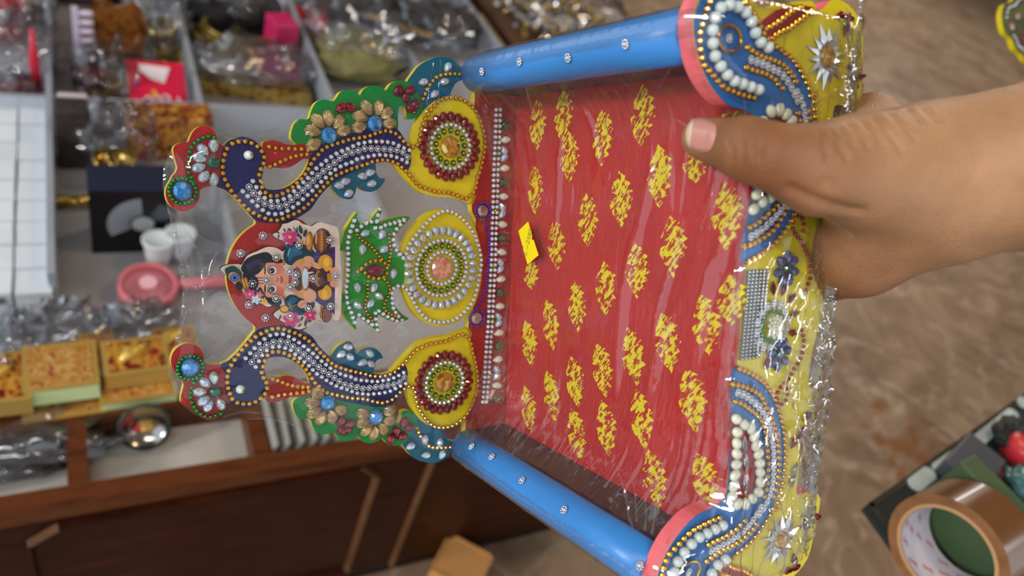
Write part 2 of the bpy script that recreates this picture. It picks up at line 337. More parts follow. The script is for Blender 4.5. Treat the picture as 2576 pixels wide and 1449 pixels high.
# ---- painted boards of the backrest
TH = .0042
def board(name, pts, m, y0=0., mirror=True, sm=4, edge=None, th=TH, label=None):
    P = spline(pts, sm); out = []
    for s in ((1, -1) if mirror else (1,)):
        o = plate2(MB(), [(s*p[0], p[1]) for p in P], y0, y0+th).build(name, [m, edge or YEL], throne)
        if label: o['label'] = label
        out.append(o)
    return out
neck = Zs(1, [(735, 400), (790, 335), (880, 300), (960, 290), (1060, 320), (1130, 375), (1195, 450), (1212, 520), (1200, 600), (1182, 690), (1167, 770), (1178, 835), (1215, 880), (1300, 893), (1400, 882), (1500, 835), (1590, 765), (1650, 685), (1690, 600), (1708, 530)]) + \
    Zs(2, [(330, 868), (420, 820), (520, 780), (640, 740), (780, 700), (900, 678), (990, 690), (1045, 722), (1085, 780), (1130, 860), (1150, 950), (1140, 1030), (1105, 1082), (1060, 1040), (1000, 1005), (930, 990), (860, 1000), (760, 1030), (600, 1100), (500, 1150), (430, 1210), (350, 1300), (280, 1400)]) + \
    Zs(1, [(1600, 1200), (1500, 1250), (1350, 1272), (1200, 1268), (1095, 1240), (1000, 1140), (920, 1050), (830, 960), (740, 890), (650, 850), (690, 760), (690, 650), (700, 500)])
board('peacock_neck', neck, NAVY, -.0004)
crest = Zs(1, [(650, 848), (590, 852), (520, 865), (470, 895), (462, 940), (455, 1000), (420, 1070), (350, 1120), (270, 1140), (180, 1110), (110, 1050), (75, 960), (82, 870), (128, 785), (155, 730), (188, 695), (205, 640), (190, 580), (168, 500), (160, 430), (182, 388), (245, 358), (325, 350), (350, 300), (380, 240), (430, 190), (500, 168), (570, 180), (620, 220), (650, 275), (660, 330), (690, 375), (740, 400), (720, 500), (705, 650), (700, 760)])
board('peacock_crest', crest, DRED, -.0002)
beak = Zs(1, [(1180, 362), (1240, 336), (1310, 330), (1380, 350), (1450, 375), (1530, 382), (1640, 365), (1720, 430), (1715, 525), (1640, 545), (1560, 600), (1480, 640), (1400, 652), (1320, 640), (1250, 640), (1195, 600), (1185, 480)])
board('peacock_beak', beak, DRED, -.0002)
tail = Zs(2, [(150, 830), (110, 780), (130, 680), (180, 622), (262, 618), (290, 540), (330, 475), (400, 450), (470, 465), (500, 442), (540, 385), (610, 368), (680, 388), (708, 412), (740, 360), (810, 330), (890, 340), (932, 372), (980, 310), (1060, 285), (1130, 300), (1180, 340), (1210, 400), (1245, 470), (1252, 530), (1222, 590), (1160, 622), (1112, 610), (1108, 560), (1090, 512), (1055, 508), (1040, 570), (1040, 640), (1035, 715), (990, 705), (900, 695), (780, 716), (640, 756), (520, 796), (420, 836), (330, 880), (260, 910), (200, 870)])
board('scalloped_tail', tail, GRN, 0.)
wing = Zs(2, [(1120, 310), (1170, 220), (1230, 150), (1310, 105), (1410, 80), (1500, 95), (1560, 140), (1602, 190), (1645, 262), (1590, 282), (1540, 312), (1500, 390), (1480, 450), (1420, 520), (1330, 560), (1270, 590), (1235, 570), (1255, 510), (1235, 440), (1195, 370)])
board('teal_wing', wing, TEAL, .0003)
lotus_b = Zs(2, [(1146, 900), (1155, 780), (1190, 665), (1250, 560), (1320, 490), (1400, 440), (1480, 415), (1560, 420), (1640, 460), (1700, 515), (1752, 600), (1788, 720), (1798, 850), (1784, 960), (1754, 1070), (1724, 1180), (1694, 1280), (1668, 1345), (1600, 1332), (1500, 1302), (1380, 1292), (1270, 1270), (1200, 1230), (1130, 1160), (1060, 1080), (1000, 1010), (1062, 1030), (1110, 1060), (1142, 1000)])
board('medallion_plate', lotus_b, YEL, 0.)
sprig = Zs(2, [(460, 1190), (480, 1240), (530, 1290), (590, 1315), (640, 1308), (670, 1255), (684, 1200), (720, 1232), (790, 1252), (860, 1232), (908, 1182), (926, 1140), (880, 1130), (850, 1085), (840, 1005), (760, 1015), (600, 1085), (490, 1140)])
board('teal_sprig', sprig, TEAL, 0.)
disc = Zs(3, [(395, 180), (378, 235), (300, 290), (220, 370), (160, 470), (124, 580), (110, 700), (122, 820), (160, 930), (220, 1030), (290, 1110), (372, 1178), (395, 1240), (620, 1260), (860, 1190), (900, 900), (900, 500), (860, 240), (620, 150)])
board('red_disc', disc, RED, .0002, mirror=False)
lot = Zs(3, [(1250, 215), (1285, 160), (1322, 122), (1318, 180), (1350, 232), (1400, 228), (1450, 180), (1500, 120), (1548, 78), (1532, 160), (1512, 228), (1600, 190), (1700, 165), (1805, 168), (1760, 230), (1700, 300), (1662, 380), (1680, 460), (1740, 505), (1760, 640), (1748, 780), (1690, 822), (1642, 870), (1640, 940), (1682, 1010), (1740, 1072), (1795, 1112), (1700, 1142), (1600, 1122), (1522, 1072), (1502, 1130), (1532, 1238), (1450, 1182), (1380, 1122), (1332, 1090), (1302, 1140), (1308, 1212), (1240, 1140), (1190, 1050), (1166, 950), (1160, 885), (1205, 860), (1218, 660), (1210, 485), (1158, 478), (1180, 380), (1205, 290)])
board('green_lotus', lot, LGRN, -.0002, mirror=False, sm=3)
med = Zs(3, [(1720, 480), (1760, 390), (1830, 270), (1920, 170), (2020, 112), (2130, 95), (2240, 118), (2340, 180), (2410, 270), (2450, 400), (2474, 560), (2470, 740), (2435, 900), (2385, 1020), (2300, 1105), (2200, 1160), (2080, 1176), (1960, 1150), (1860, 1080), (1790, 970), (1740, 850), (1715, 790), (1735, 640), (1712, 500)])
board('medallion_plate', med, YEL, 0., mirror=False)
rail = [(-.1165, -.0190), (-.055, -.0192), (-.046, -.0205), (-.040, -.0215), (-.036, -.019), (-.032, -.0195), (-.028, -.022), (0, -.0225), (.028, -.022), (.032, -.0195), (.036, -.019), (.040, -.0215), (.046, -.0205), (.055, -.0192), (.1165, -.0190), (.1165, -.09), (-.1165, -.09)]
plate2(MB(), rail, .0001, .0053).build('back_rail', [RED, YEL], throne)
# ---- seat, base, arms
_sv = [(-.0992, 0), (-.0992, -.1655), (-.0745, -.1655), (-.0745, -.1743), (.0745, -.1743), (.0745, -.1655), (.0992, -.1655), (.0992, 0)]
seat = MB().add([(x, y, -.0475) for x, y in _sv]+[(x, y, -.0489) for x, y in _sv], [tuple(range(8)), tuple(range(15, 7, -1))]+[(k, 8+k, 8+(k+1) % 8, (k+1) % 8) for k in range(8)]).build('seat', SEAT, throne)
box_obj('seat_board', (-.0992, -.1655, -.0535), (.0992, 0., -.0490), DRED, throne)
box_obj('base_box', (-.1175, -.1664, -.0900), (.1175, 0., -.0536), DRED, throne)
for s in (1, -1):
    prof = [(.0992, -.0534), (.0992, -.0240)]+[(.1090-.0105*math.cos(a), -.0205+.0112*math.sin(a)) for a in np.linspace(-.33, math.pi, 14)]+[(.1195, -.0534)]
    rings = [[(s*x, y, z) for x, z in (prof if s > 0 else prof)] for y in np.linspace(-.0005, -.1664, 5)]
    if s > 0: rings = rings[::-1]
    MB().loft(rings, 0, True).build('arm_roll', BLUE, throne)
SROT = Matrix.Rotation(0, 3, 'X')
def stud_arm(s, k, x, y):
    # the stud sits on the rounded arm: meet the sight line with the arm's cylinder
    r = ray(zp(k, x, y)); rl = np.array([-(r@TL), -(r@TS), r@TU]); ol = np.array([TO@TL, TO@TS, -(TO@TU)])
    best = None
    for t in np.linspace(.2, .6, 4000):
        p = ol+rl*t; d = math.hypot((p[0]-s*.1090)/.0105, (p[2]+.0205)/.0112)
        if d < 1.02 and -.166 < p[1] < .0: best = p; break
    if best is None: return
    nx, nz = (best[0]-s*.1090), (best[2]+.0205); a = math.atan2(nx, nz)
    put('crystal_flower_stud', best[0], best[2], 0, best[1], 1.15, Matrix.Rotation(a, 3, 'Y'))
for x, y in [(187, 463), (461, 393), (814, 362), (1235, 264), (1643, 142)]: stud_arm(1, 6, x, y)
for x, y in [(122, 402), (286, 487), (531, 677), (873, 915), (1491, 1367)]: stud_arm(-1, 11, x, y)
# leaf stamps on the seat
def leaf_material():
    m = bpy.data.materials.new('leaf_stamp_paint'); m.use_nodes = True; nt = m.node_tree; b = nt.nodes['Principled BSDF']; N = nt.nodes.new; K = nt.links.new
    b.inputs['Base Color'].default_value = (*lin('#f2d616'), 1); b.inputs['Roughness'].default_value = .4
    g = N('ShaderNodeNewGeometry'); mp = N('ShaderNodeMapping'); mp.inputs['Rotation'].default_value = Matrix(TM.tolist()).to_3x3().inverted().to_euler()
    m2 = N('ShaderNodeMapping'); m2.inputs['Rotation'].default_value = (0, 0, math.radians(38)); m3 = N('ShaderNodeMapping'); m3.inputs['Scale'].default_value = (150, 800, 200)
    n = N('ShaderNodeTexNoise'); n.inputs['Scale'].default_value = 1; n.inputs['Detail'].default_value = 4; n.inputs['Roughness'].default_value = .65; n.inputs['Distortion'].default_value = .5
    n4 = N('ShaderNodeTexNoise'); n4.inputs['Scale'].default_value = 330; n4.inputs['Detail'].default_value = 3
    ad = N('ShaderNodeMath'); ad.operation = 'MULTIPLY_ADD'; ad.inputs[1].default_value = .7
    gt = N('ShaderNodeMapRange'); gt.inputs[1].default_value = .815; gt.inputs[2].default_value = .845
    K(g.outputs['Position'], mp.inputs[0]); K(mp.outputs[0], m2.inputs[0]); K(m2.outputs[0], m3.inputs[0]); K(m3.outputs[0], n.inputs['Vector']); K(mp.outputs[0], n4.inputs['Vector'])
    K(n4.outputs[0], ad.inputs[0]); K(n.outputs[0], ad.inputs[2]); K(ad.outputs[0], gt.inputs[0]); K(gt.outputs[0], b.inputs['Alpha']); return m
LEAF = leaf_material()
def leaf_stamp(k, x0, y0, x1, y1, w=.0104):
    """one stamped half leaf from its upper tip to its lower tip"""
    a = tloc(zp(k, x0, y0), 2, -.0475)[:2]; b = tloc(zp(k, x1, y1), 2, -.0475)[:2]; d = b-a; L = np.linalg.norm(d); d = d/L; n = np.array([-d[1], d[0]])
    if n[1] > 0: n = -n                                      # n towards the front of the seat
    up = []; lo = []; N = 22
    for i in range(N+1):
        t = i/N; j = random.uniform(-.0006, .0006)
        up.append(a+d*L*t+n*(w*.80*math.sin(math.pi*t**.85)+j+(.0016 if i % 3 == 0 else -.0018 if i % 3 == 1 else .0002)*(1 if 2 < i < N-1 else .2)))
        lo.append(a+d*L*t-n*(w*.72*math.sin(math.pi*t**1.1)*(.25 if .38 < t < .50 else 1)+j))
    P = up+lo[::-1][1:-1]; n_ = len(P)
    mb = MB(); mb.add([(p[0], p[1], -.04735) for p in P], [tuple(range(n_)) if area2(P) > 0 else tuple(reversed(range(n_)))])
    mb.build('leaf_stamp', LEAF, seat)
for q in [(145, 140, 150, 520), (340, 60, 330, 460), (370, 370, 385, 750), (620, 210, 620, 635), (915, 35, 905, 490), (120, 625, 140, 990), (1030, 470, 1040, 935), (740, 660, 765, 1085), (500, 825, 520, 1220), (270, 1020, 300, 1390), (1290, 430, 1310, 755), (1520, 735, 1530, 1245), (1115, 990, 1145, 1445), (860, 1185, 880, 1600), (635, 1320, 650, 1720), (1600, 170, 1600, 300)]: leaf_stamp(15, *q)
for q in [(75, -110, 95, 70), (345, 10, 375, 330), (180, 130, 225, 440), (50, 255, 95, 540), (1115, 95, 1170, 470), (875, 200, 945, 580), (670, 295, 735, 655), (485, 390, 545, 725), (325, 470, 375, 785), (180, 560, 235, 875), (45, 650, 90, 940), (725, 670, 780, 1035), (1030, 535, 1090, 940), (515, 735, 565, 1085), (330, 785, 390, 1110), (795, 1035, 870, 1400), (1090, 1060, 1190, 1395), (1290, -30, 1310, 290)]: leaf_stamp(16, *q)
# ---- gold chains of the backrest
G1 = Zs(1, [(830, 370), (900, 350), (970, 345), (1050, 365), (1110, 400), (1160, 450), (1188, 510), (1188, 580), (1160, 640), (1132, 710), (1150, 790), (1170, 860), (1200, 920), (1260, 960), (1330, 960), (1390, 940), (1460, 905), (1520, 860), (1570, 810), (1620, 760), (1660, 710), (1700, 650), (1730, 590), (1770, 530), (1820, 480), (1860, 430), (1920, 400), (1990, 375), (2060, 355), (2120, 335), (2190, 315)]) + Zs(2, [(680, 785), (770, 770), (820, 750), (870, 735), (910, 722), (960, 728), (1010, 745), (1045, 775), (1080, 810), (1120, 840)])
chain('gold_rhinestone', G1, .0030, -.0008, mirror=True)
G2 = Zs(1, [(770, 425), (745, 490), (725, 570), (720, 640), (725, 715), (750, 790), (790, 860), (835, 925), (880, 985), (935, 1045), (990, 1095), (1050, 1140), (1115, 1180), (1185, 1210), (1260, 1235), (1335, 1240), (1410, 1220), (1475, 1190), (1540, 1165), (1600, 1130), (1660, 1085), (1710, 1040), (1755, 990), (1795, 940), (1840, 890), (1885, 840), (1935, 790), (1985, 745), (2050, 710), (2110, 685), (2170, 660)]) + Zs(2, [(665, 1040), (760, 1010), (810, 990), (860, 980), (910, 975), (950, 980), (1000, 995), (1040, 1015), (1070, 1045), (1110, 1080), (1140, 1115), (1170, 1150), (1210, 1195), (1260, 1215), (1330, 1240), (1390, 1250), (1470, 1255), (1540, 1280), (1600, 1305), (1640, 1300), (1690, 1250), (1710, 1190), (1720, 1130), (1740, 1080), (1760, 1000), (1775, 930), (1785, 850), (1780, 760), (1760, 680), (1730, 600), (1700, 540), (1650, 490), (1590, 450), (1530, 435), (1470, 435), (1410, 450), (1360, 490), (1320, 540), (1280, 600), (1250, 660), (1230, 730), (1220, 800), (1200, 845), (1160, 860)])
chain('gold_rhinestone', G2, .0030, -.0008, mirror=True)
chain('gold_rhinestone', Zs(1, [(1250, 405), (1330, 420), (1400, 425), (1480, 425), (1545, 430), (1615, 430), (1690, 440)]), .0030, -.0004, mirror=True)
chain('gold_rhinestone', Zs(1, [(1260, 630), (1330, 600), (1400, 565), (1460, 540), (1530, 515), (1600, 500), (1680, 490)]), .0030, -.0004, mirror=True)
chain('gold_rhinestone', Zs(2, [(1255, 445), (1270, 405), (1295, 350), (1330, 300), (1380, 250), (1430, 235), (1480, 230), (1540, 228), (1610, 232)]), .0030, 0., mirror=True)
# ---- white rhinestones of the necks
chain('crystal_flower_stud', Zs(1, [(1020, 860), (1075, 935), (1130, 1000), (1205, 1055), (1290, 1080), (1380, 1080), (1450, 1060), (1510, 1000), (1575, 950), (1635, 895), (1695, 840), (1750, 780), (1810, 730), (1865, 680), (1925, 635), (1985, 590), (2050, 535), (2120, 490)]) + Zs(2, [(634, 910), (690, 890), (745, 875), (805, 875), (860, 878), (915, 880), (970, 885), (1025, 890), (1080, 910), (1115, 950)]), .0037, -.0006, mirror=True)
chain('white_rhinestone', Zs(1, [(1065, 795), (1105, 865), (1150, 940), (1205, 990), (1270, 1020), (1345, 1020), (1410, 1000), (1475, 970), (1530, 910), (1585, 860), (1640, 805), (1690, 760), (1735, 705), (1780, 655), (1840, 610), (1895, 565), (1955, 520), (2010, 485), (2070, 455), (2140, 430)]) + Zs(2, [(645, 855), (690, 835), (740, 825), (790, 815), (840, 815), (890, 815), (945, 820), (995, 830), (1040, 850), (1085, 870), (1130, 890)]), .0033, -.0006, mirror=True)
chain('white_rhinestone', Zs(1, [(950, 910), (1005, 965), (1060, 1025), (1120, 1080), (1185, 1130), (1250, 1165), (1330, 1170), (1405, 1160), (1470, 1125), (1530, 1085), (1590, 1040), (1645, 990), (1700, 940), (1750, 895), (1800, 845), (1850, 795), (1905, 745), (1960, 695), (2015, 655), (2080, 620), (2145, 595)]) + Zs(2, [(645, 990), (685, 965), (730, 955), (780, 945), (830, 935), (880, 930), (930, 935), (980, 940), (1030, 955), (1075, 975), (1110, 995)]), .0033, -.0006, mirror=True)
# ---- eyes, crest stones, tail flowers
putk('round_pearl', 1, [(1005, 500)]); putk('round_pearl', 4, [(915, 708)]); putk('gold_bead', 1, [(1022, 495)], dy=-.0030); putk('gold_bead', 4, [(935, 710)], dy=-.0030)
for k, gem, st, fl in ((1, (265, 905), (620, 585), [(500, 440), (620, 395), (455, 530), (450, 640), (510, 740), (622, 775)]), (4, (355, 468), (640, 745), [(625, 590), (520, 640), (460, 745), (505, 845), (560, 905), (700, 885)])):
    putk('blue_gem', k, [gem]); ring('green_bead', bk(k, *gem), .0058, 19); putk('green_gem', k, [st], sc=1.0)
    putk('iridescent_drop', k, fl, toward=st, sc=1.15)
chain('green_bead', Zs(1, [(380, 810), (365, 755), (340, 710), (330, 650), (330, 580), (335, 530), (345, 475), (360, 420), (390, 380), (430, 340), (480, 310), (525, 295), (570, 285), (620, 300)]), .0024)
chain('green_bead', Zs(4, [(430, 590), (395, 640), (370, 690), (355, 750), (360, 810), (375, 865), (400, 915), (430, 955), (470, 990), (510, 1015), (570, 1025), (620, 1018), (660, 1005), (700, 990)]), .0024)
for k, c, pe in ((2, (435, 760), [(305, 838), (297, 722), (342, 640), (427, 615), (515, 645), (557, 720)]), (2, (832, 660), [(695, 690), (705, 598), (762, 525), (865, 525), (930, 570), (955, 657)]),
                 (5, (375, 765), [(285, 682), (240, 765), (250, 855), (313, 902), (408, 895), (490, 832)]), (5, (812, 898), [(700, 868), (690, 948), (728, 1010), (793, 1042), (875, 1005), (930, 930), (935, 842)])):
    putk('blue_gem', k, [c], sc=.98); putk('gold_petal', k, pe, toward=c)
putk('garnet_drop', 2, [(540, 525, 30), (625, 520, 170), (1035, 370, 240), (1140, 370, 20), (1100, 430, 100), (1180, 490, 40), (1150, 532, 160)], sc=1.1)
putk('garnet_drop', 5, [(495, 935, 60), (575, 955, 200), (505, 1025, 130), (548, 1010, 20), (1070, 950, 60), (1125, 992, 170), (1000, 1030, 90), (1052, 1072, 20), (950, 1102, 70)], sc=1.1)
putk('iridescent_drop', 2, [(1465, 170, 60), (1255, 300, 20), (1440, 295, 200), (1350, 405, 40), (525, 1195, 0), (582, 1160, 200), (608, 1265, 30), (728, 1115, 0), (795, 1085, 200), (808, 1180, 20)])
putk('iridescent_drop', 5, [(1260, 1105, 70), (1395, 1135, 80), (1130, 1165, 20), (1270, 1245, 0), (1415, 1240, 60), (560, 260, 0), (495, 330, 30), (578, 352, 320), (758, 320, 320), (690, 405, 20), (768, 415, 330)])
# ---- medallions
for c in (bk(2, 1487, 860), bk(5, 1437, 585)):
    put('amber_gem', c[0], c[1]); ring('gold_bead_on_green_disc', c, .0090, 13); ring('white_rhinestone', c, .0121, 26); ring('garnet_drop', c, .0163, 23, orient='in', sc=1.02)
c = bk(3, 2095, 640)
put('salmon_gem', c[0], c[1]); ring('white_rhinestone', c, .0092, 22); ring('gold_bead_on_green_disc', c, .0128, 20); ring('white_rhinestone', c, .0158, 36); ring('iridescent_drop', c, .0212, 30, orient='in', rz=.0205)
chain('white_rhinestone', Zs(3, [(1700, 515), (1750, 540), (1790, 430), (1870, 320), (1950, 230), (2040, 150), (2140, 110), (2240, 150), (2330, 230), (2400, 340), (2440, 460), (2460, 580), (2445, 700), (2420, 840), (2380, 950), (2300, 1050), (2200, 1120), (2080, 1140), (1960, 1110), (1880, 1030), (1820, 920), (1780, 850), (1740, 810), (1690, 805)]), .0030)
# ---- lotus stones
chain('white_rhinestone', Zs(3, [(1285, 205), (1265, 265), (1245, 320), (1232, 380), (1225, 435), (1230, 490), (1230, 545), (1230, 600), (1228, 660), (1225, 715), (1220, 770), (1210, 830), (1215, 885), (1218, 940), (1235, 1000), (1255, 1040), (1270, 1090), (1290, 1140)]), .0029, -.0008)
for pts in ([(1310, 290), (1355, 250), (1400, 225), (1450, 210), (1495, 205)], [(1520, 95), (1505, 160), (1490, 215), (1478, 270)], [(1530, 265), (1580, 240), (1630, 230), (1680, 215), (1745, 195)], [(1745, 200), (1710, 240), (1675, 280), (1650, 330), (1642, 380), (1648, 430), (1675, 475), (1710, 510), (1740, 550)],
            [(1690, 805), (1640, 835), (1630, 890), (1638, 940), (1640, 990), (1660, 1035), (1690, 1080), (1725, 1115)], [(1725, 1115), (1685, 1130), (1640, 1110), (1600, 1090), (1550, 1060), (1512, 1035)], [(1480, 1055), (1480, 1105), (1490, 1155), (1500, 1210)], [(1450, 1160), (1415, 1130), (1370, 1105), (1330, 1070)]):
    chain('white_rhinestone', Zs(3, pts), .0030, -.0008)
for pts in ([(1310, 330), (1345, 375), (1390, 405), (1440, 440), (1475, 480), (1500, 515), (1540, 555)], [(1610, 325), (1605, 380), (1615, 440), (1622, 490), (1610, 545), (1600, 610)], [(1410, 760), (1405, 815), (1410, 870), (1395, 920), (1385, 975), (1390, 1030), (1420, 1080), (1450, 1120)], [(1565, 745), (1600, 790), (1612, 850), (1590, 910), (1565, 960), (1560, 1010), (1595, 1050), (1660, 1080)]):
    chain('gold_bead', Zs(3, pts), .0021, -.0008)
putk('ruby_drop', 3, [(1480, 660, 0)], dy=-.0008)
P = [(1315, 672), (1350, 640), (1385, 610), (1430, 580), (1485, 570), (1540, 575), (1580, 610), (1590, 660), (1570, 715), (1520, 735), (1470, 735), (1415, 715), (1380, 680), (1350, 650)]
chain('gold_rhinestone', Zs(3, P), .0029, -.0008)
putk('iridescent_drop', 3, [(1385, 320, 20), (1365, 468, 80), (1545, 330, 60), (1560, 470, 30), (1650, 692, 80), (1318, 822, 100), (1468, 822, 60), (1520, 900, 140), (1320, 985, 140), (1432, 972, 40)], dy=-.0008)
# ---- rail stones
for dx in (0, 36): chain('white_rhinestone', Zs(14, [(240+dx, 95), (235+dx, 250), (230+dx, 400), (222+dx, 550), (217+dx, 700), (215+dx, 850), (208+dx, 1000), (203+dx, 1150), (198+dx, 1300), (195+dx, 1440)])+Zs(5, [(1832+dx, 60), (1822+dx, 180), (1815+dx, 300), (1808+dx, 420), (1800+dx, 540), (1792+dx, 660), (1782+dx, 760)]), .0031)
for c in (bk(14, 118, 1017), bk(3, 2418, 1105)): put('smoky_gem', c[0], c[1]); ring('purple_bead', c, .0049, 18)
chain('purple_bead', Zs(3, [(2490, 235), (2522, 290), (2532, 400), (2528, 560), (2512, 720), (2490, 860), (2450, 960), (2420, 1010)]), .0019)
for i in range(11):
    x = -.082+.0164*i
    if i % 2: put('iridescent_drop', x-.0021, -.0392, math.radians(50)); put('iridescent_drop', x+.0021, -.0392, math.radians(-50)); put('gold_bead_on_green_disc', x, -.0345)
    else: put('beaded_green_stud', x, -.0402, sc=1.1)
    if i < 10: put('shell_pearl', x+.0082, -.0398, random.uniform(-.2, .2))
# ---- studs scattered on the red disc and the picture
putk('crystal_flower_stud', 3, [(442, 340), (237, 503), (315, 978), (467, 1100)], sc=1.15, dy=-.0002)
putk('crystal_flower_stud', 3, [(553, 535), (763, 423), (1047, 377), (673, 665), (730, 697), (460, 745), (333, 775), (725, 765), (680, 808), (893, 730), (1097, 710), (550, 915), (848, 1005), (1050, 985), (680, 1070)], sc=1.15, dy=-.0030)
# ---- printed picture on a cut-out wooden plaque
CREAM = mat('raw_ply', '#d9c2ac', rough=.6, var=.12, vscale=120); BURN = mat('burnt_edge', '#241510', rough=.7)
plq = spline(Zs(3, [(615, 230), (660, 222), (720, 195), (760, 200), (800, 228), (840, 240), (880, 250), (920, 225), (965, 213), (1040, 235), (1090, 250), (1130, 300), (1150, 600), (1158, 900), (1135, 1110), (1060, 1100), (1020, 1138), (985, 1140), (940, 1110), (850, 1170), (760, 1200), (680, 1160), (600, 1120), (530, 1062), (600, 1000), (560, 965), (480, 992), (420, 962), (340, 940), (270, 885), (230, 830), (150, 762), (80, 690), (42, 640), (110, 603), (200, 598), (240, 600), (290, 520), (380, 480), (420, 460), (480, 440), (560, 450), (622, 482), (640, 400), (560, 360), (525, 325), (570, 300), (600, 260)]), 3)
plaque = plate2(MB(), plq, -.0028, -.0003).build('picture_plaque', [CREAM, BURN], throne)
plaque['label'] = 'cut-out picture of a seated child with a butter pot'
PIC = MB(); PMATS = []; PIDX = {}; PY = [-.00285]
def pcol(c):
    if c not in PIDX: PIDX[c] = len(PMATS); PMATS.append(mat('print_'+c[1:], c, rough=.35, var=.06, vscale=150))
    return PIDX[c]
def lay(pts, c, sm=0):
    P = [bk(13, x, y) for x, y in pts]
    if sm: P = spline(P, sm)
    if area2([tuple(p) for p in P]) < 0: P = P[::-1]
    PY[0] -= .000006; PIC.add([(p[0], PY[0], p[1]) for p in P], [tuple(range(len(P)))], pcol(c))
def el(cx, cy, rx, ry, c, ang=0., n=22):
    ca, sa = math.cos(math.radians(ang)), math.sin(math.radians(ang))
    lay([(cx+rx*math.cos(t)*ca-ry*math.sin(t)*sa, cy+rx*math.cos(t)*sa+ry*math.sin(t)*ca) for t in np.linspace(0, 2*math.pi, n, False)], c)
def flower(cx, cy, r, c, cc='#e8b030', n=5, a0=0.):
    for k in range(n):
        a = a0+2*math.pi*k/n; el(cx+r*.55*math.cos(a), cy+r*.55*math.sin(a), r*.48, r*.32, c, math.degrees(a), 12)
    el(cx, cy, r*.2, r*.2, cc, 0, 10)
lay([(1440, 410), (1435, 1290), (1180, 1110), (1080, 1090), (1100, 520), (1300, 430)], '#3a2268')
lay([(1425, 440), (1400, 520), (1350, 470)], '#1a1030'); lay([(1425, 1260), (1400, 1120), (1300, 1100)], '#1a1030')
lay([(800, 390), (880, 350), (1000, 360), (1180, 480), (1050, 560), (900, 650), (800, 620), (770, 540), (788, 440)], '#0e3044', 3)
lay([(830, 520), (850, 430), (960, 420), (1020, 500), (900, 540), (850, 610)], '#1c5a74', 3); el(840, 480, 12, 60, '#5aa0b4', 15)
lay([(785, 1090), (860, 1030), (1000, 1060), (1180, 1130), (1100, 1270), (960, 1295), (850, 1250), (790, 1160)], '#0e3044', 3)
lay([(840, 1100), (880, 1060), (960, 1090), (900, 1150), (860, 1230)], '#1c5a74', 3); el(860, 1190, 12, 60, '#4a90a4', -25)
el(505, 835, 265, 290, '#14101e'); lay([(228, 665), (300, 560), (440, 500), (560, 480), (640, 540), (745, 570), (770, 620), (560, 640), (420, 740), (330, 770), (240, 735)], '#14101e', 3)
lay([(290, 640), (400, 590), (500, 570), (420, 660), (320, 720)], '#33244e', 3); lay([(560, 1060), (720, 1080), (745, 1150), (650, 1175), (570, 1135)], '#14101e', 3)
el(610, 840, 222, 228, '#d88c68'); el(500, 850, 110, 150, '#e4a888'); el(700, 700, 75, 70, '#d07058'); el(700, 985, 75, 70, '#d07058')
lay([(330, 790), (440, 760), (540, 640), (480, 600), (360, 700)], '#14101e', 3); lay([(430, 1000), (470, 930), (540, 1040), (560, 1090), (460, 1090)], '#14101e', 3)
for yy in (715, 958):
    el(622, yy, 60, 62, '#20100e'); el(628, yy, 52, 52, '#f0e4dc'); el(620, yy+3, 40, 40, '#1a0f0c'); el(605, yy+14, 8, 8, '#ffffff', 0, 8); el(531, yy, 11, 58, '#241210')
for yy, cc in ((815, '#c03028'), (830, '#f4ece0'), (846, '#c03028'), (862, '#f4ece0'), (880, '#c03028')): lay([(405, yy-6), (510, yy-5), (510, yy+5), (405, yy+6)], cc)
el(688, 835, 20, 30, '#b8594a'); el(672, 828, 10, 16, '#e0a084'); el(742, 835, 14, 52, '#7a201c'); el(748, 838, 20, 40, '#c03a34')
lay([(835, 770), (880, 650), (980, 570), (1110, 560), (1150, 640), (1050, 760), (1050, 900), (1190, 1000), (1150, 1090), (1000, 1075), (900, 1010), (840, 900)], '#d4906c', 3)
lay([(835, 780), (880, 790), (880, 890), (835, 900)], '#a83028'); lay([(900, 700), (990, 700), (1010, 960), (920, 950)], '#5a4034', 2)
el(1090, 600, 80, 72, '#d99a74'); el(1110, 1045, 85, 88, '#d99a74'); el(1010, 600, 30, 40, '#c8942c', 20); el(1005, 1040, 25, 38, '#c8942c', -20)
el(1310, 625, 102, 118, '#7a4a14'); el(1310, 622, 92, 108, '#dc9a24'); el(1325, 610, 40, 60, '#ecb840'); el(1305, 1000, 98, 108, '#7a4a14'); el(1305, 1000, 88, 98, '#dc9a24'); el(1300, 1020, 40, 55, '#ecb840')
lay([(1330, 760), (1420, 740), (1420, 860), (1340, 860)], '#c07a24')
for yy in (722, 888):
    el(1420, yy, 52, 48, '#d99074')
    for k in range(5): el(1462-abs(k-2)*4, yy-36+k*18, 14, 8, '#e0a488', 0, 8)
el(1205, 820, 130, 160, '#3a120e'); el(1190, 800, 90, 120, '#5a2018'); el(1055, 820, 56, 155, '#5a2c14'); el(1052, 820, 50, 148, '#c08038'); el(1048, 820, 38, 132, '#bcd2e2'); lay([(1060, 745), (1140, 730), (1160, 745), (1070, 770)], '#bcd2e2')
for k in range(7): el(1205+14*math.cos(k*2), 730+k*30, 16, 16, '#d0a030', 0, 10); el(1205+14*math.cos(k*2), 730+k*30, 8, 8, '#4a1812', 0, 8)
el(1185, 650, 80, 36, '#dca07c', 25); el(1250, 670, 30, 10, '#c8886a', 20); el(1140, 640, 12, 42, '#c8942c', -40)
el(1270, 340, 118, 168, '#3a160c'); el(1255, 335, 85, 140, '#7a3818'); el(1255, 338, 30, 150, '#9a6428')
for k in range(6): el(1262, 240+k*38, 11, 12, '#d8a048', 0, 8)
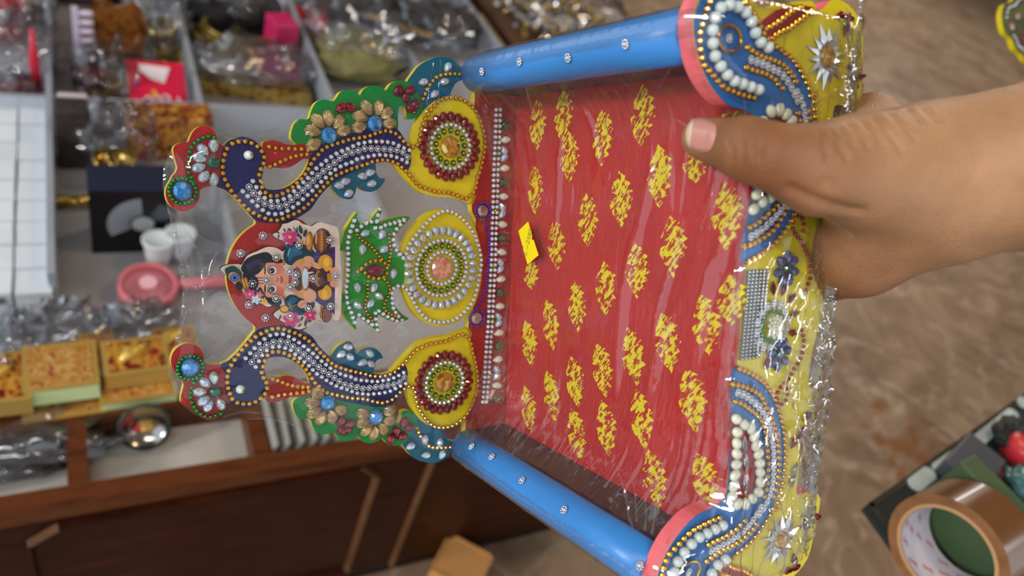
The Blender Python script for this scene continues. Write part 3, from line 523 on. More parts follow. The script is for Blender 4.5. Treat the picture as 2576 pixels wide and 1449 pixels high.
el(1190, 300, 16, 80, '#d8883c'); el(1110, 342, 36, 132, '#7a3c10'); el(1095, 340, 40, 112, '#c87c24'); el(1085, 320, 16, 60, '#f0b050'); el(1012, 340, 20, 22, '#d89030')
el(1315, 1285, 78, 105, '#3a1a10'); el(1325, 1290, 58, 85, '#7a3c20'); el(1262, 1270, 20, 118, '#c08450', -6); el(1268, 1272, 10, 100, '#3a1a10', -6)
lay([(825, 1185), (945, 1145), (950, 1165), (835, 1210)], '#8a5a1c'); el(778, 1215, 62, 50, '#8a5218'); el(780, 1212, 48, 38, '#e0a23a'); el(1010, 1150, 62, 50, '#dc9c7a', -20)
for k in range(4): el(975+k*22, 1175-k*14, 18, 9, '#c88468', 60, 8)
flower(848, 285, 105, '#c42a70', a0=.4, n=6); flower(865, 1345, 108, '#c42a70', a0=.2, n=6); flower(1110, 1290, 85, '#c42a70', a0=.8); flower(330, 1020, 75, '#c83078', a0=.3, n=6); flower(455, 1030, 50, '#d8604c'); flower(410, 1090, 62, '#c4d4ec'); flower(512, 1108, 45, '#e8b030', '#8a4a10')
for x, y, rx, ry, a in ((985, 185, 58, 24, 75), (1045, 232, 50, 22, 110), (845, 182, 26, 10, 20), (778, 195, 28, 12, 60), (940, 185, 34, 9, 80), (955, 265, 26, 12, 30), (985, 290, 28, 11, 70), (700, 275, 30, 11, 100), (1000, 1335, 36, 13, -60), (1050, 1395, 44, 18, -80), (975, 1420, 30, 12, -40), (1100, 1370, 30, 12, -20), (720, 1320, 32, 12, -70), (690, 220, 26, 10, 30)): el(x, y, rx, ry, '#16323c', a, 12)
lay([(880, 130), (900, 180), (1000, 300), (1008, 292), (915, 180)], '#16323c')
lay([(5, 705), (60, 665), (120, 655), (190, 700), (228, 765), (190, 850), (110, 860), (50, 815)], '#1c3a34', 3); el(125, 800, 78, 62, '#c87848', 30); el(132, 805, 56, 52, '#0e2c50'); el(132, 805, 46, 44, '#2f7ccc'); el(132, 808, 22, 22, '#08101c')
lay([(185, 850), (225, 820), (285, 800), (315, 870), (315, 950), (265, 985), (240, 900)], '#8a4c14', 2); el(250, 880, 10, 70, '#d89a34', -20); el(285, 870, 10, 68, '#d89a34', -20); el(190, 915, 45, 60, '#181418', -20); el(372, 872, 68, 92, '#0e0a14'); el(345, 830, 18, 34, '#2a2440', 20)
el(680, 580, 20, 30, '#a0482c'); el(765, 615, 22, 30, '#b8643c'); el(765, 1060, 24, 30, '#b8643c')
PIC.build('printed_picture', PMATS, plaque)
# ---- front board
half = [(0, -.0372), (.074, -.0372), (.0792, -.0335), (.0808, -.0232), (.0875, -.0127), (.0968, -.006), (.1081, -.0028), (.1185, -.0072), (.1240, -.018), (.1215, -.029), (.1168, -.0365), (.1195, -.046), (.1222, -.0585), (.1235, -.0670), (.1205, -.0705), (.1228, -.0750), (.1262, -.0800), (.1255, -.0900), (.1188, -.1000), (.1040, -.1035), (.0905, -.1050), (.0855, -.0965), (.0850, -.0875), (.0746, -.0872), (.0586, -.0862), (.0505, -.0905), (.0440, -.0925), (.0376, -.0922), (.0332, -.0880), (.02, -.0885), (.008, -.0915), (0, -.0930)]
CL = np.array([TO@TL, TO@TS, -(TO@TU)])                            # the camera in the throne's frame
def replane(x, z, y0=-.182, y1=FRONT): k = (y1-CL[1])/(y0-CL[1]); return (CL[0]+(x-CL[0])*k, CL[2]+(z-CL[2])*k)
_a = [replane(x, z) for x, z in half]; _b = [replane(-x, z) for x, z in half]
half = [((p[0]-q[0])/2, (p[1]+q[1])/2) for p, q in zip(_a, _b)]; half[0] = (0, -.0491); half[1] = (half[1][0]*.99, -.0491)
full = spline(half, 3, closed=False); full = full+[np.array([-p[0], p[1]]) for p in reversed(full)][1:-1]
plate2(MB(), full, FRONT+.0005, FRONT+.0085).build('front_board', [YEL, PINK], throne)
hb = Zs(10, [(470, 190), (560, 200), (650, 260), (710, 350), (752, 460), (782, 600), (782, 750), (752, 900), (722, 1000), (700, 1100), (640, 1220)], FRONT)
hb = [(-p[0], p[1]) for p in hb]                                  # to the +x side
hd = Zs(7, [(1500, 1000), (1440, 850), (1340, 660), (1230, 555), (1080, 445), (1000, 360), (940, 240), (860, 90), (800, 0)], FRONT)
hd = [tuple(p) for p in hd]+[(p[0]*.997, p[1]-.0005) for p in half[8:0:-1]]
blue = hb[:9]+hd+[(.045, -.0481)]
for s in (1, -1): plate2(MB(), spline([(s*p[0], p[1]) for p in blue], 3), FRONT+.0001, FRONT+.0005).build('front_peacock', [BLU2, BLU2], throne)
bkf = Zs(7, [(960, 250), (1080, 140), (1200, 80), (1350, 50), (1480, 70), (1530, 100), (1400, 200), (1300, 270), (1150, 380), (1060, 430), (1000, 380)], FRONT)
for s in (1, -1): plate2(MB(), spline([(s*p[0], p[1]) for p in bkf], 3), FRONT-.0001, FRONT+.0005).build('front_peacock_beak', [DRED, PINK], throne)
ov = Zs(10, [(455, 520), (540, 560), (590, 660), (610, 780), (600, 900), (540, 980), (470, 960), (455, 700)], FRONT)
for s in (1, -1): plate2(MB(), spline([(-s*p[0], p[1]) for p in ov], 3), FRONT-.0001, FRONT+.0004).build('red_oval', [DRED, DRED], throne)
FY = FRONT-.0004
def fchain(kind, k, pts, step, mirror=True): chain(kind, Zs(k, pts, FRONT), step, FY, mirror=mirror)
for s in (1, -1):
    for x, y in [(470, 487), (475, 567), (472, 635), (472, 698), (470, 763), (462, 827), (455, 892), (445, 955), (478, 1002), (525, 1002), (568, 970), (605, 930), (615, 870), (615, 810), (612, 755), (605, 697), (590, 645), (580, 590), (558, 540), (518, 520)]:
        q = bk(10, x, y, FRONT); c = bk(10, 535, 760, FRONT); d = c-q; d[0] *= .25 if abs(d[0]) > .012 else 1; put('oval_pearl', -s*q[0], q[1], math.atan2(s*d[0], d[1]), FY)
    for x, y in [(530, 650), (540, 760), (535, 885)]: q = bk(10, x, y, FRONT); put('silver_rhomb', -s*q[0], q[1], math.pi/2, FY)
fchain('gold_rhinestone', 10, [(500, 185), (540, 200), (580, 220), (620, 245), (660, 280), (690, 320), (710, 350), (728, 395), (745, 450), (765, 520), (778, 600), (782, 700), (778, 800), (768, 880), (745, 960), (728, 1040)], .0031)
fchain('gold_rhinestone', 10, [(460, 280), (520, 290), (580, 315), (630, 350), (655, 400), (680, 450), (703, 510), (725, 580), (738, 660), (742, 740), (738, 820), (728, 900), (705, 960)], .0031)
fchain('gold_rhinestone', 10, [(475, 385), (520, 400), (560, 430), (600, 460), (630, 490), (650, 530), (660, 580), (668, 640), (672, 700), (675, 760), (672, 830), (668, 900), (650, 960)], .0031)
fchain('crystal_flower_stud', 10, [(490, 330), (540, 350), (590, 390), (630, 430), (665, 485), (688, 560), (702, 640), (708, 720), (708, 800), (702, 880), (685, 950), (655, 1020), (620, 1070)], .0034)
fchain('round_pearl', 7, [(1000, 500), (905, 430), (858, 320), (815, 205), (745, 115), (665, 75), (565, 60), (485, 115), (440, 230), (420, 365), (430, 495), (455, 610), (520, 715), (585, 795), (660, 855), (740, 880), (815, 910), (900, 940)], .0047)
fchain('gold_rhinestone', 7, [(430, 20), (400, 95), (375, 170), (350, 260), (325, 340), (325, 440), (330, 530), (345, 610), (375, 690), (435, 755), (490, 820), (540, 880), (590, 920), (660, 950), (720, 975), (800, 1000), (880, 1020)], .0030)
fchain('gold_rhinestone', 7, [(760, -40), (790, 15), (830, 70), (870, 125), (905, 190), (930, 245), (960, 300), (985, 350), (1020, 400), (1070, 450), (1120, 490), (1170, 525), (1220, 560), (1270, 600), (1310, 640), (1345, 690), (1380, 740), (1410, 800), (1440, 860), (1470, 930), (1480, 1000)], .0030)
fchain('gold_rhinestone', 7, [(820, 495), (870, 535), (930, 570), (990, 600), (1050, 615), (1110, 640), (1150, 660), (1200, 690), (1245, 740), (1290, 785), (1320, 850)], .0028)
fchain('gold_rhinestone', 7, [(810, 705), (880, 735), (950, 755), (1010, 775), (1060, 805), (1100, 830), (1140, 875), (1180, 920)], .0028)
fchain('crystal_flower_stud', 7, [(850, 625), (925, 650), (1000, 680), (1070, 720), (1140, 750), (1200, 810), (1250, 880), (1290, 960), (1330, 1050)], .0034)
fchain('gold_rhinestone', 7, [(1010, 300), (1060, 280), (1110, 250), (1170, 210), (1220, 170), (1270, 130), (1320, 100), (1380, 80)], .0028)
fchain('gold_rhinestone', 7, [(1080, 400), (1140, 350), (1200, 320), (1270, 290), (1330, 240), (1400, 190), (1460, 140), (1500, 110)], .0028)
ey = bk(7, 620, 405, FRONT)
for s in (1, -1):
    MB().tube([(.0048*math.cos(a), .0062*math.sin(a), .0008) for a in np.linspace(0, 2*math.pi, 25)], .0006, 6, caps=False).build('eye_ring', GOLD, throne, loc=(s*ey[0], FY, ey[1]), rot=face_rot())
    put('crystal_flower_stud', s*ey[0], ey[1], 0, FY)
# silver sunburst on the yellow corners
SB = MB()
for k in range(14):
    a = 2*math.pi*k/14; ca, sa = math.cos(a), math.sin(a); L_ = .0142 if k % 2 else .0118
    P = [(.0045, -.0017, 0), (.0045, .0017, 0), (L_, 0, 0), (.0068, 0, .0022)]
    SB.add([(x*ca-y*sa, x*sa+y*ca, z) for x, y, z in P], [(0, 2, 3), (2, 1, 3), (1, 0, 3)])
SB.add([(.0052*math.cos(t), .0052*math.sin(t), .0006) for t in np.linspace(0, 2*math.pi, 14, False)], [tuple(range(14))])
sbm = SB.mesh('silver_sunburst', SILV); sc_ = bk(7, 1640, 590, FRONT)
for s in (1, -1): link('silver_sunburst', sbm, throne, (s*sc_[0], FY, sc_[1]), face_rot()); put('amber_gem', s*sc_[0], sc_[1], 0, FY-.0006, .75)
for s in (1, -1):
    for x, y, a in [(1795, 165, 10), (1880, 185, -10), (1850, 300, 70), (1905, 690, 10), (1940, 830, 40)]: q = bk(7, x, y, FRONT); put('maroon_leaf_gem', s*q[0], q[1], s*math.radians(a), FY)
    for x, y, a in [(915, 475, -30), (885, 570, -60), (840, 630, -50), (940, 1050, -20), (915, 1100, 30), (970, 1090, 0)]: q = bk(10, x, y, FRONT); put('maroon_leaf_gem', -s*q[0], q[1], s*math.radians(a), FY)
    for x, y in [(840, 800), (825, 865)]: q = bk(10, x, y, FRONT); put('silver_rhomb', -s*q[0], q[1], 1.2, FY, .9)
    f0 = bk(9, 655, 800, FRONT)
    for k in range(7): a = k*2*math.pi/7; put('dark_iridescent_drop', s*(f0[0]+.0052*math.cos(a)), f0[1]+.0052*math.sin(a), math.atan2(s*math.cos(a), -math.sin(a)), FY)
    put('green_gem', s*f0[0], f0[1], 0, FY, .75)
fchain('maroon_bead', 9, [(765, 520), (770, 480), (765, 440), (735, 405), (700, 430), (690, 490), (700, 530), (720, 560), (745, 590), (765, 620), (780, 660), (800, 700), (815, 750), (820, 790), (822, 835), (815, 875), (800, 910), (785, 950)], .0028)
# centre: silver bead mesh, pearl dome, maroon leaves
msh = MB()
g = gem_round(.00075, .0011, 6, .5)
for i in range(-12, 13):
    for j in range(6):
        x, z = i*.00152, -.0503-j*.0023; msh.add([(x+v[0], FY-v[2], z+v[1]) for v in g.v], g.f)
for i in range(-12, 13): msh.box((i*.00152-.00018, FY-.0003, -.0622), (i*.00152+.00018, FY+.0004, -.0495))
for j in range(6): msh.box((-.0185, FY-.0003, -.0505-j*.0023), (.0185, FY+.0004, -.0501-j*.0023))
tag(msh.build('silver_bead_mesh', mat('dull_silver', '#a4a4a6', rough=.3, metal=1), throne), 'square mesh of tiny silver beads', kind='stuff')
c0 = bk(9, 545, 1215, FRONT); dome = MB()
for k in range(40):
    a = k*2.39996; rr = .00078*math.sqrt(k+.5); sph(.00085, 7, 5, mb=dome, c=(rr*math.cos(a), rr*math.sin(a), .0042*math.sqrt(max(0, 1-(rr/.0055)**2))))
dome.build('pearl_dome', IVORY, throne, (c0[0], FY, c0[1]), face_rot())
ring('green_bead', c0, .0066, 20, FY, sc=.8); ring('crystal_flower_stud', c0, .0098, 14, FY)
for k in range(13):
    a = math.radians(-165+k*27.5+90); put('maroon_leaf_gem', c0[0]+.0150*math.cos(a)*1.1, c0[1]-.001+.0145*math.sin(a) if math.sin(a) < .5 else c0[1]+.004, math.atan2(-math.cos(a), math.sin(a)), FY, .85) if math.sin(a) < .55 else None
# ---- set the stones: the 300 nearest of a kind singly, any rest joined
def finish_gems():
    for kind, L in GEMS.items():
        me = _me[kind]; items = []
        for it in L:
            p = TM[:3, :3] @ np.array(it[:3])+TM[:3, 3]; q = W3.T @ (p-CAM); u, v = CX+FPX*q[0]/q[2], CY+FPX*q[1]/q[2]
            items.append((q[2]+(5 if not (-20 < u < 2596 and -20 < v < 1470) else 0), it))
        items.sort(key=lambda t: t[0]); rest = MB()
        vs = [tuple(v.co) for v in me.vertices]; fs = [tuple(p.vertices) for p in me.polygons]; mi = [p.material_index for p in me.polygons]
        for i, (_, (x, y, z, ang, sc, rot)) in enumerate(items):
            R = (rot if rot is not None else face_rot(ang)) @ Matrix.Diagonal((sc, sc, sc))
            if i < 300: link(kind, me, throne, (x, y, z), R)
            else:
                n = len(rest.v); T = Vector((x, y, z)); rest.v += [tuple(R @ Vector(v)+T) for v in vs]
                rest.f += [tuple(k+n for k in f) for f in fs]; rest.m += mi; rest.sm += [False]*len(fs)
        if rest.v: tag(rest.build(kind+'_rows', list(me.materials), throne), kind='stuff')
finish_gems()
# ================================================================ CLEAR PLASTIC WRAP
from mathutils import noise as NZ
from mathutils.geometry import delaunay_2d_cdt
def fbm(x, y, z=0., o=4): return NZ.fractal(Vector((x, y, z)), .9, 2.1, o)
def inside(p, poly):
    x, y = p; c = False; j = len(poly)-1
    for i in range(len(poly)):
        xi, yi = poly[i]; xj, yj = poly[j]
        if (yi > y) != (yj > y) and x < (xj-xi)*(y-yi)/(yj-yi)+xi: c = not c
        j = i
    return c
def sheet(poly, step):
    """triangles filling an outline -> (points 2d, faces, distance of each point to the rim)"""
    B = resample(poly, step, True); pl = [tuple(p) for p in B]; n = len(pl); A = np.array(pl)
    x0, y0 = A.min(0); x1, y1 = A.max(0); pts = [Vector(p) for p in pl]
    for i, y in enumerate(np.arange(y0, y1, step*.87)):
        for x in np.arange(x0+(step/2 if i % 2 else 0), x1, step):
            if np.min(np.hypot(A[:, 0]-x, A[:, 1]-y)) > step*.6 and inside((x, y), pl): pts.append(Vector((x, y)))
    r = delaunay_2d_cdt(pts, [(k, (k+1) % n) for k in range(n)], [], 1, 1e-7)
    V = [(v.x, v.y) for v in r[0]]; D = [float(np.min(np.hypot(A[:, 0]-v[0], A[:, 1]-v[1]))) for v in V]
    return V, [tuple(f) for f in r[2]], D
wrap = empty('plastic_wrap'); wrap.matrix_world = Matrix(TM.tolist())
tag(wrap, 'clear crinkled plastic film wrapped tightly around the peacock throne', 'plastic wrap')
FILM = film_mat('clear_film', haze=.02, f0=.10, rough=.04, bump=.10, bscale=70, stretch=(.35, 1.6, 1.2), tint='#fafafa')
FILMB = film_mat('clear_back_film', haze=.006, f0=.05, rough=.05, bump=.16, bscale=60, stretch=(1, 1.6, .6), tint='#fcfcfc')
FILMC = film_mat('crinkled_film', haze=.012, f0=.075, rough=.05, bump=.08, bscale=100, stretch=(.6, 1, 1.4), tint='#f7f7f7')
def smooth_sheet(name, V3, F, m, par):
    mb = MB(); mb.add(V3, F, 0, True); return mb.build(name, m, par)
# around the backrest
bp_ = [bk(0, x, y, -.002) for x, y in [(412, 470), (414, 425), (436, 368), (470, 335), (500, 316), (545, 322), (600, 327), (654, 328), (700, 322), (753, 281), (825, 246), (900, 222), (975, 208), (1033, 172), (1075, 150), (1108, 143), (1150, 147), (1190, 152)]]
bp_ += [np.array(p) for p in [(.113, -.0185), (.104, -.026), (.085, -.0335), (.05, -.0375), (0, -.039), (-.05, -.0375), (-.085, -.0335), (-.104, -.026), (-.113, -.0185)]]
bp_ += [bk(0, x, y, -.002) for x, y in [(1165, 1155), (1110, 1160), (1066, 1168), (1030, 1145), (1000, 1120), (950, 1110), (860, 1114), (790, 1095), (720, 1062), (620, 1051), (560, 1062), (524, 1064), (480, 1040), (450, 1014), (430, 960), (424, 913), (435, 885), (447, 850), (458, 790), (464, 720), (458, 650), (440, 590), (424, 530)]]
bp_ = [tuple(p) for p in bp_]
V, F, D = sheet(bp_, .0030)
def ridge(a, k): return (1-abs(math.sin(a)))**k
out = []
for (x, z), d in zip(V, D):
    w = min(1, d/.010); e = math.exp(-d/.012)
    y = .0018*(1-w)-.0046*w
    y += .0016*w*fbm(x*55, z*55, 3)+.0010*w*e*2*fbm(x*190, z*190, 8)
    if z < -.02: y += .0016*w
    out.append((x, y, z))
smooth_sheet('back_film', out, F, FILMB, wrap)
V2, F2, D2 = sheet(bp_[:18]+[(.113, -.03), (-.113, -.03)]+bp_[27:], .006)
smooth_sheet('back_film', [(x, .0018*(1-min(1, d/.01))+.0078*min(1, d/.01)+.001*fbm(x*60, z*60, 5)*min(1, d/.01), z) for (x, z), d in zip(V2, D2)], F2, FILMB, wrap)
# over arms and seat
NS, NT = 150, 210; SV = []
RIDGES = []
for pts, h, w in (([(1795, 425), (1775, 500), (1757, 565)], .0030, .0024), ([(1862, 440), (1800, 620), (1760, 760), (1735, 900)], .0032, .0030), ([(1705, 555), (1670, 680), (1640, 800), (1625, 900)], .0026, .0020), ([(1625, 440), (1590, 580), (1560, 720), (1545, 860), (1530, 980)], .0024, .0032), ([(1690, 760), (1640, 900), (1610, 1020)], .0022, .0026), ([(1745, 1030), (1738, 1130), (1705, 1270)], .0030, .0017), ([(1718, 1050), (1706, 1170), (1690, 1260)], .0026, .0015), ([(1770, 1010), (1764, 1100), (1745, 1210)], .0026, .0015), ([(1475, 220), (1490, 300), (1500, 420)], .0018, .0020), ([(1840, 700), (1815, 830), (1800, 960)], .0028, .0022), ([(1320, 190), (1345, 260), (1360, 330)], .0014, .0016), ([(1420, 300), (1400, 480), (1390, 640)], .0012, .0018), ([(1640, 1310), (1600, 1240), (1560, 1180)], .0020, .0018), ([(1800, 1180), (1790, 1060), (1800, 940)], .0026, .0016)):
    RIDGES.append((resample([tloc(p, 2, -.042)[:2] for p in spline(pts, 4, False)], .003), h, w))
def ridges(x, y):
    t = 0.
    for P, h, w in RIDGES:
        d2 = ((P-np.array([x, y]))**2).sum(1); k = int(d2.argmin()); e = min(1, 3*k/len(P), 3*(len(P)-1-k)/len(P)) if len(P) > 2 else 1
        d = math.sqrt(d2[k])/(w*1.5); m = .80+.32*fbm(x*40, y*12, h*900); t += w*1.5*m*(.2+.8*e)*(max(0, 1-d)-.15*math.exp(-(d/.2)**2))
    return t
for j in range(NT+1):
    t = j/NT; y = -.0020-.1745*t
    zm = -.0375-.0075*min(1, t/.35)-.0012*t; p = 2.2+5.5*min(1, t/.4); top = -.0080
    for i in range(NS+1):
        s = i/NS*2-1; a = abs(s); sg = 1 if s > 0 else -1
        if a < .78: x = .1080*a/.78; z = zm+(top-zm)*(x/.1080)**p; x *= sg; nx, nz = 0, 1
        else:
            q = (a-.78)/.22
            if q < .5: an = q/.5*math.pi/2; x = sg*(.1080+.0125*math.sin(an)); z = -.0205+.0125*math.cos(an)
            else: x = sg*(.1206+.0006*math.sin(q*9)); z = -.0205-(q-.5)/.5*.05
        w = 1 if a < .74 else .25
        br = min(1, max(0, (t-.25)/.6))
        u = x*.85+y*.30                                            # folds run across the seat, slightly askew
        dz = .0008*fbm(u*22, y*75, 1)+.0012*br*max(0, fbm(u*16+4, y*150+x*20, 7))
        f = ridge(y*120+x*22+1.2*fbm(x*16, y*30, 2), 9)*.0016*br*max(0, fbm(x*26, y*18, 12)+.25)
        e = max(0, t-.80)/.20
        dz += f+.0014*e*abs(fbm(x*85, y*130, 4))
        if a < .78: dz += .0022*math.exp(-((a-.72)/.06)**2)*abs(fbm(y*85, x*25, 9))
        if a < .76: dz += ridges(x, y)
        SV.append((x, y+(.0006*fbm(x*90, z*90, 6) if j else 0), z+w*dz+(0 if a >= .78 else .0003)))
SF = [(j*(NS+1)+i, j*(NS+1)+i+1, (j+1)*(NS+1)+i+1, (j+1)*(NS+1)+i) for j in range(NT) for i in range(NS)]
smooth_sheet('seat_film', SV, SF, FILM, wrap)
# over the front board
fp = [(0, -.0462), (.070, -.0462), (half[2][0], half[2][1]+.001)]+[(p[0]+.001, p[1]+.0015) for p in half[3:8]]+[(.1265, -.022), (.1268, -.05), (.1272, -.078), (.1272, -.092), (.121, -.104), (.106, -.108), (.09, -.1095), (.06, -.1035), (.03, -.102), (0, -.1035)]
fp = fp+[(-p[0], p[1]) for p in reversed(fp)][1:-1]
V, F, D = sheet(fp, .0019); out = []
for (x, z), d in zip(V, D):
    w = min(1, d/.006); lowr = min(1, max(0, (-.066-z)/.026))
    cr = abs(fbm(x*26+z*30, z*95, 2, 2))*.0036+lowr*(abs(fbm(x*24+3, z*190+x*40, 5, 3))*.0075)+.0005*fbm(x*150, z*150, 1)
    up = .0020 if z > -.052 else 0.
    out.append((x, FRONT+.003*(1-w)-.0056*w-up*w-cr*w+.002*lowr, z+.0016*(1-w)*fbm(x*120, z*60, 4)))
smooth_sheet('front_film', out, F, FILMC, wrap)
# bunched seam along the lower front rim
def fold(pts, r, m=FILMC):
    P = resample(spline(pts, 6, False), .0022); mb = MB(); n = len(P); rings = []
    for i, p in enumerate(P):
        h = r*(.5+.8*abs(fbm(i*.35, r*900, 3))); a = 3*fbm(i*.12, 1, 2)
        dx = np.array([math.cos(a), 0, math.sin(a)])*h; rings.append([tuple(p-dx+np.array([0, h*.5*fbm(i*.5, 4, 4), 0])), tuple(p+np.array([0, -h*.9, 0])), tuple(p+dx)])
    mb.loft(rings, 0, False, closed=False); return mb.build('film_fold', m, wrap)
for k in range(7):
    z0 = -.100+.0017*k*random.uniform(.4, 1.2); y0 = FRONT-.003-.0012*k
    fold([(-.118+random.uniform(0, .03)+i*.0335, y0+random.uniform(-.002, .002), z0+random.uniform(-.004, .004)) for i in range(8)], random.uniform(.0022, .0042))
for a, b in (((-.106, -.0905), (-.078, -.070)), ((-.10, -.097), (-.055, -.083)), ((-.060, -.094), (-.03, -.070)), ((.094, -.094), (.082, -.062)), ((.088, -.099), (.07, -.07)), ((.02, -.093), (-.004, -.066))):
    fold([(a[0]+(b[0]-a[0])*t, FRONT-.0075-.001*math.sin(t*3), a[1]+(b[1]-a[1])*t+.004*math.sin(t*4)) for t in np.linspace(0, 1, 5)], .0022)
def bfold(pts, r, y=-.0055): fold([(lambda q: (q[0], y, q[1]))(bk(0, px, py, y)) for px, py in pts], r, FILMC)
for pts, r in (([(424, 530), (445, 615), (468, 700), (464, 790), (449, 870)], .0026), ([(432, 560), (470, 660), (490, 725), (520, 700), (545, 640)], .0022), ([(440, 560), (452, 640), (462, 720), (458, 800)], .0018), ([(415, 520), (440, 545), (480, 600), (500, 640)], .0014), ([(700, 325), (640, 345), (600, 350), (560, 340)], .0016), ([(760, 290), (720, 340), (690, 360)], .0012), ([(655, 400), (662, 440), (655, 480), (648, 510)], .0016), ([(1090, 160), (1080, 220), (1072, 290)], .0012), ([(1108, 150), (1104, 230), (1110, 270)], .0011), ([(620, 1052), (680, 1052), (740, 1068)], .0016), ([(560, 1050), (610, 1035), (660, 1040)], .0012), ([(470, 1020), (450, 990), (440, 950)], .0013), ([(830, 510), (960, 560), (985, 640)], .0007)): bfold(pts, r)
def sfold(pts, r, z): fold([tuple(tloc(p, 2, z)) for p in pts], r, FILMC)
for pts, r, z in (([(1552, 1170), (1572, 1240), (1590, 1330)], .0013, -.013), ([(1588, 1190), (1598, 1250), (1602, 1310)], .0012, -.013), ([(1612, 1195), (1625, 1270), (1622, 1330)], .0010, -.013), ([(1650, 1215), (1648, 1280), (1640, 1340)], .0013, -.014), ([(1718, 1050), (1706, 1150), (1682, 1260)], .0013, -.039), ([(1742, 1035), (1744, 1120), (1718, 1250)], .0014, -.039), ([(1772, 1000), (1766, 1080), (1752, 1140)], .0011, -.040), ([(1800, 432), (1782, 520), (1762, 575)], .0015, -.040), ([(1720, 556), (1684, 690), (1655, 790)], .0012, -.040), ([(1868, 445), (1835, 520), (1812, 600)], .0013, -.041), ([(1312, 182), (1332, 250), (1345, 300)], .0009, -.018), ([(1688, 168), (1660, 215), (1640, 240)], .0010, -.02), ([(1812, 930), (1800, 1000), (1806, 1080)], .0012, -.042), ([(1835, 700), (1815, 800), (1808, 880)], .0010, -.042), ([(1740, 330), (1700, 300), (1650, 300)], .0008, -.041), ([(1560, 560), (1552, 640), (1550, 720)], .0008, -.040)): sfold(pts, r, z)
# price tag
def text_mesh(name, body, size, m, parent=None, loc=None, rot=None, extrude=0.):
    cu = bpy.data.curves.new(name, 'FONT'); cu.body = body; cu.size = size; cu.align_x = 'CENTER'; cu.align_y = 'CENTER'; cu.extrude = extrude; cu.resolution_u = 3
    o = bpy.data.objects.new(name, cu); COL.objects.link(o); dg = bpy.context.evaluated_depsgraph_get(); me = bpy.data.meshes.new_from_object(o.evaluated_get(dg)); bpy.data.objects.remove(o)
    me.materials.clear(); me.materials.append(m); return link(name, me, parent, loc, rot)
TAGY = mat('tag_yellow', '#fbe012', rough=.5); INK = mat('ink_grey', '#8a7a30', rough=.6)
TZ = -.0392
tp = [tloc((1280+x/10.35, 540+y/10.35), 2, TZ)[:2] for x, y in [(500, 180), (605, 570), (590, 600), (600, 650), (645, 665), (770, 1060), (485, 1295), (370, 890), (372, 830), (345, 790), (250, 420)]]
tc_ = np.mean(tp, 0); mbt = MB(); rel = [p-tc_ for p in tp]
if area2([tuple(p) for p in rel]) < 0: rel = rel[::-1]
n_ = len(rel); mbt.add([(p[0], p[1], 0) for p in rel]+[(p[0], p[1], -.0002) for p in rel], [tuple(range(n_)), tuple(range(2*n_-1, n_-1, -1))]+[(k, n_+k, n_+(k+1) % n_, (k+1) % n_) for k in range(n_)])
ptag = mbt.build('price_tag', TAGY, wrap, loc=(tc_[0], tc_[1], TZ)); ptag['label'] = 'yellow price sticker with handwritten number'
dv = (tp[0]-tp[6]); ta = math.atan2(dv[1], dv[0])-.33
text_mesh('handwritten_number', '5..--2585', .0046, INK, ptag, (0, 0, .00012), Matrix.Rotation(ta, 3, 'Z'))
# ================================================================ THE HAND
def hand_field():
    C3 = lambda px, py, z: cpt(px, py, z)
    def T3(x, y, z): return TO+(-TL)*x+(-TS)*y+TU*z
    cones = []; add = lambda a, ra, b, rb, k=.006: cones.append((np.array(a), ra, np.array(b), rb, k))
    tip = C3(1768, 348, .3075); ip = C3(1880, 374, .2870); ip2 = C3(1950, 396, .2790); mcp = C3(2062, 428, .2790)
    add(tip, .0086, ip, .0112); add(ip, .0112, ip2, .0112, .005); add(ip2, .0112, mcp, .0135, .006)
    wr = C3(2330, 448, .300); fa = C3(2560, 415, .292); far = C3(2820, 395, .280); fb1 = np.array([.330, -.048, .262]); elb = np.array([.425, -.044, .232])
    add(mcp, .0135, C3(2190, 430, .288), .0195, .010); add(C3(2190, 430, .288), .0195, wr, .0275, .012)
    add(wr, .0275, fa, .0275, .012); add(fa, .0275, far, .034, .012); add(far, .034, fb1, .037, .012); add(fb1, .037, elb, .039, .012); add(C3(2420, 500, .312), .0225, C3(2700, 450, .305), .0270, .012); add(C3(2500, 345, .315), .016, C3(2760, 275, .315), .026, .012)
    # heel and palm
    add(C3(2330, 540, .315), .0220, C3(2165, 640, .326), .0165, .012); add(C3(2165, 640, .326), .0165, C3(2090, 690, .345), .0120, .010)
    M = [C3(2190, 318, .340), C3(2165, 430, .352), C3(2140, 545, .356), C3(2105, 660, .352)]; R = [.0115, .0118, .0112, .0100]
    for m, r in zip(M, R): add(C3(2320, 450+.25*(m[1]/m[2]*FPX+CY-450), .312), .0200, m, r, .012)
    for a, b, r in zip(M, M[1:], R): add(a, r*.95, b, r*.95, .008)
    add(mcp, .0130, M[0], .0110, .010); add(C3(2150, 470, .300), .0140, M[1], .0110, .012); add(C3(2200, 560, .312), .0160, M[3], .0105, .012)
    # fingers bent under the base board
    for i, m in enumerate(M):
        x = -((m-TO)@TL); r = R[i]*.86; ln = [1, 1.08, 1.0, .82][i]
        p1 = T3(x-.002, -.140*1+.004*i, -.1105-r*.9); p2 = T3(x-.003, -.140+.026*ln, -.0995-r*.6); p3 = T3(x-.004, -.140+.044*ln, -.0915-r*.75)
        add(m, R[i], p1, r, .006); add(p1, r, p2, r*.9, .004); add(p2, r*.9, p3, r*.8, .004)
    return cones
CONES = hand_field()
def cone_d(P, a, ra, b, rb):
    ba = b-a; l2 = float(ba@ba); h = np.clip(((P-a)@ba)/l2, 0, 1); q = P-a-h[..., None]*ba
    return np.sqrt((q*q).sum(-1))-(ra+(rb-ra)*h)
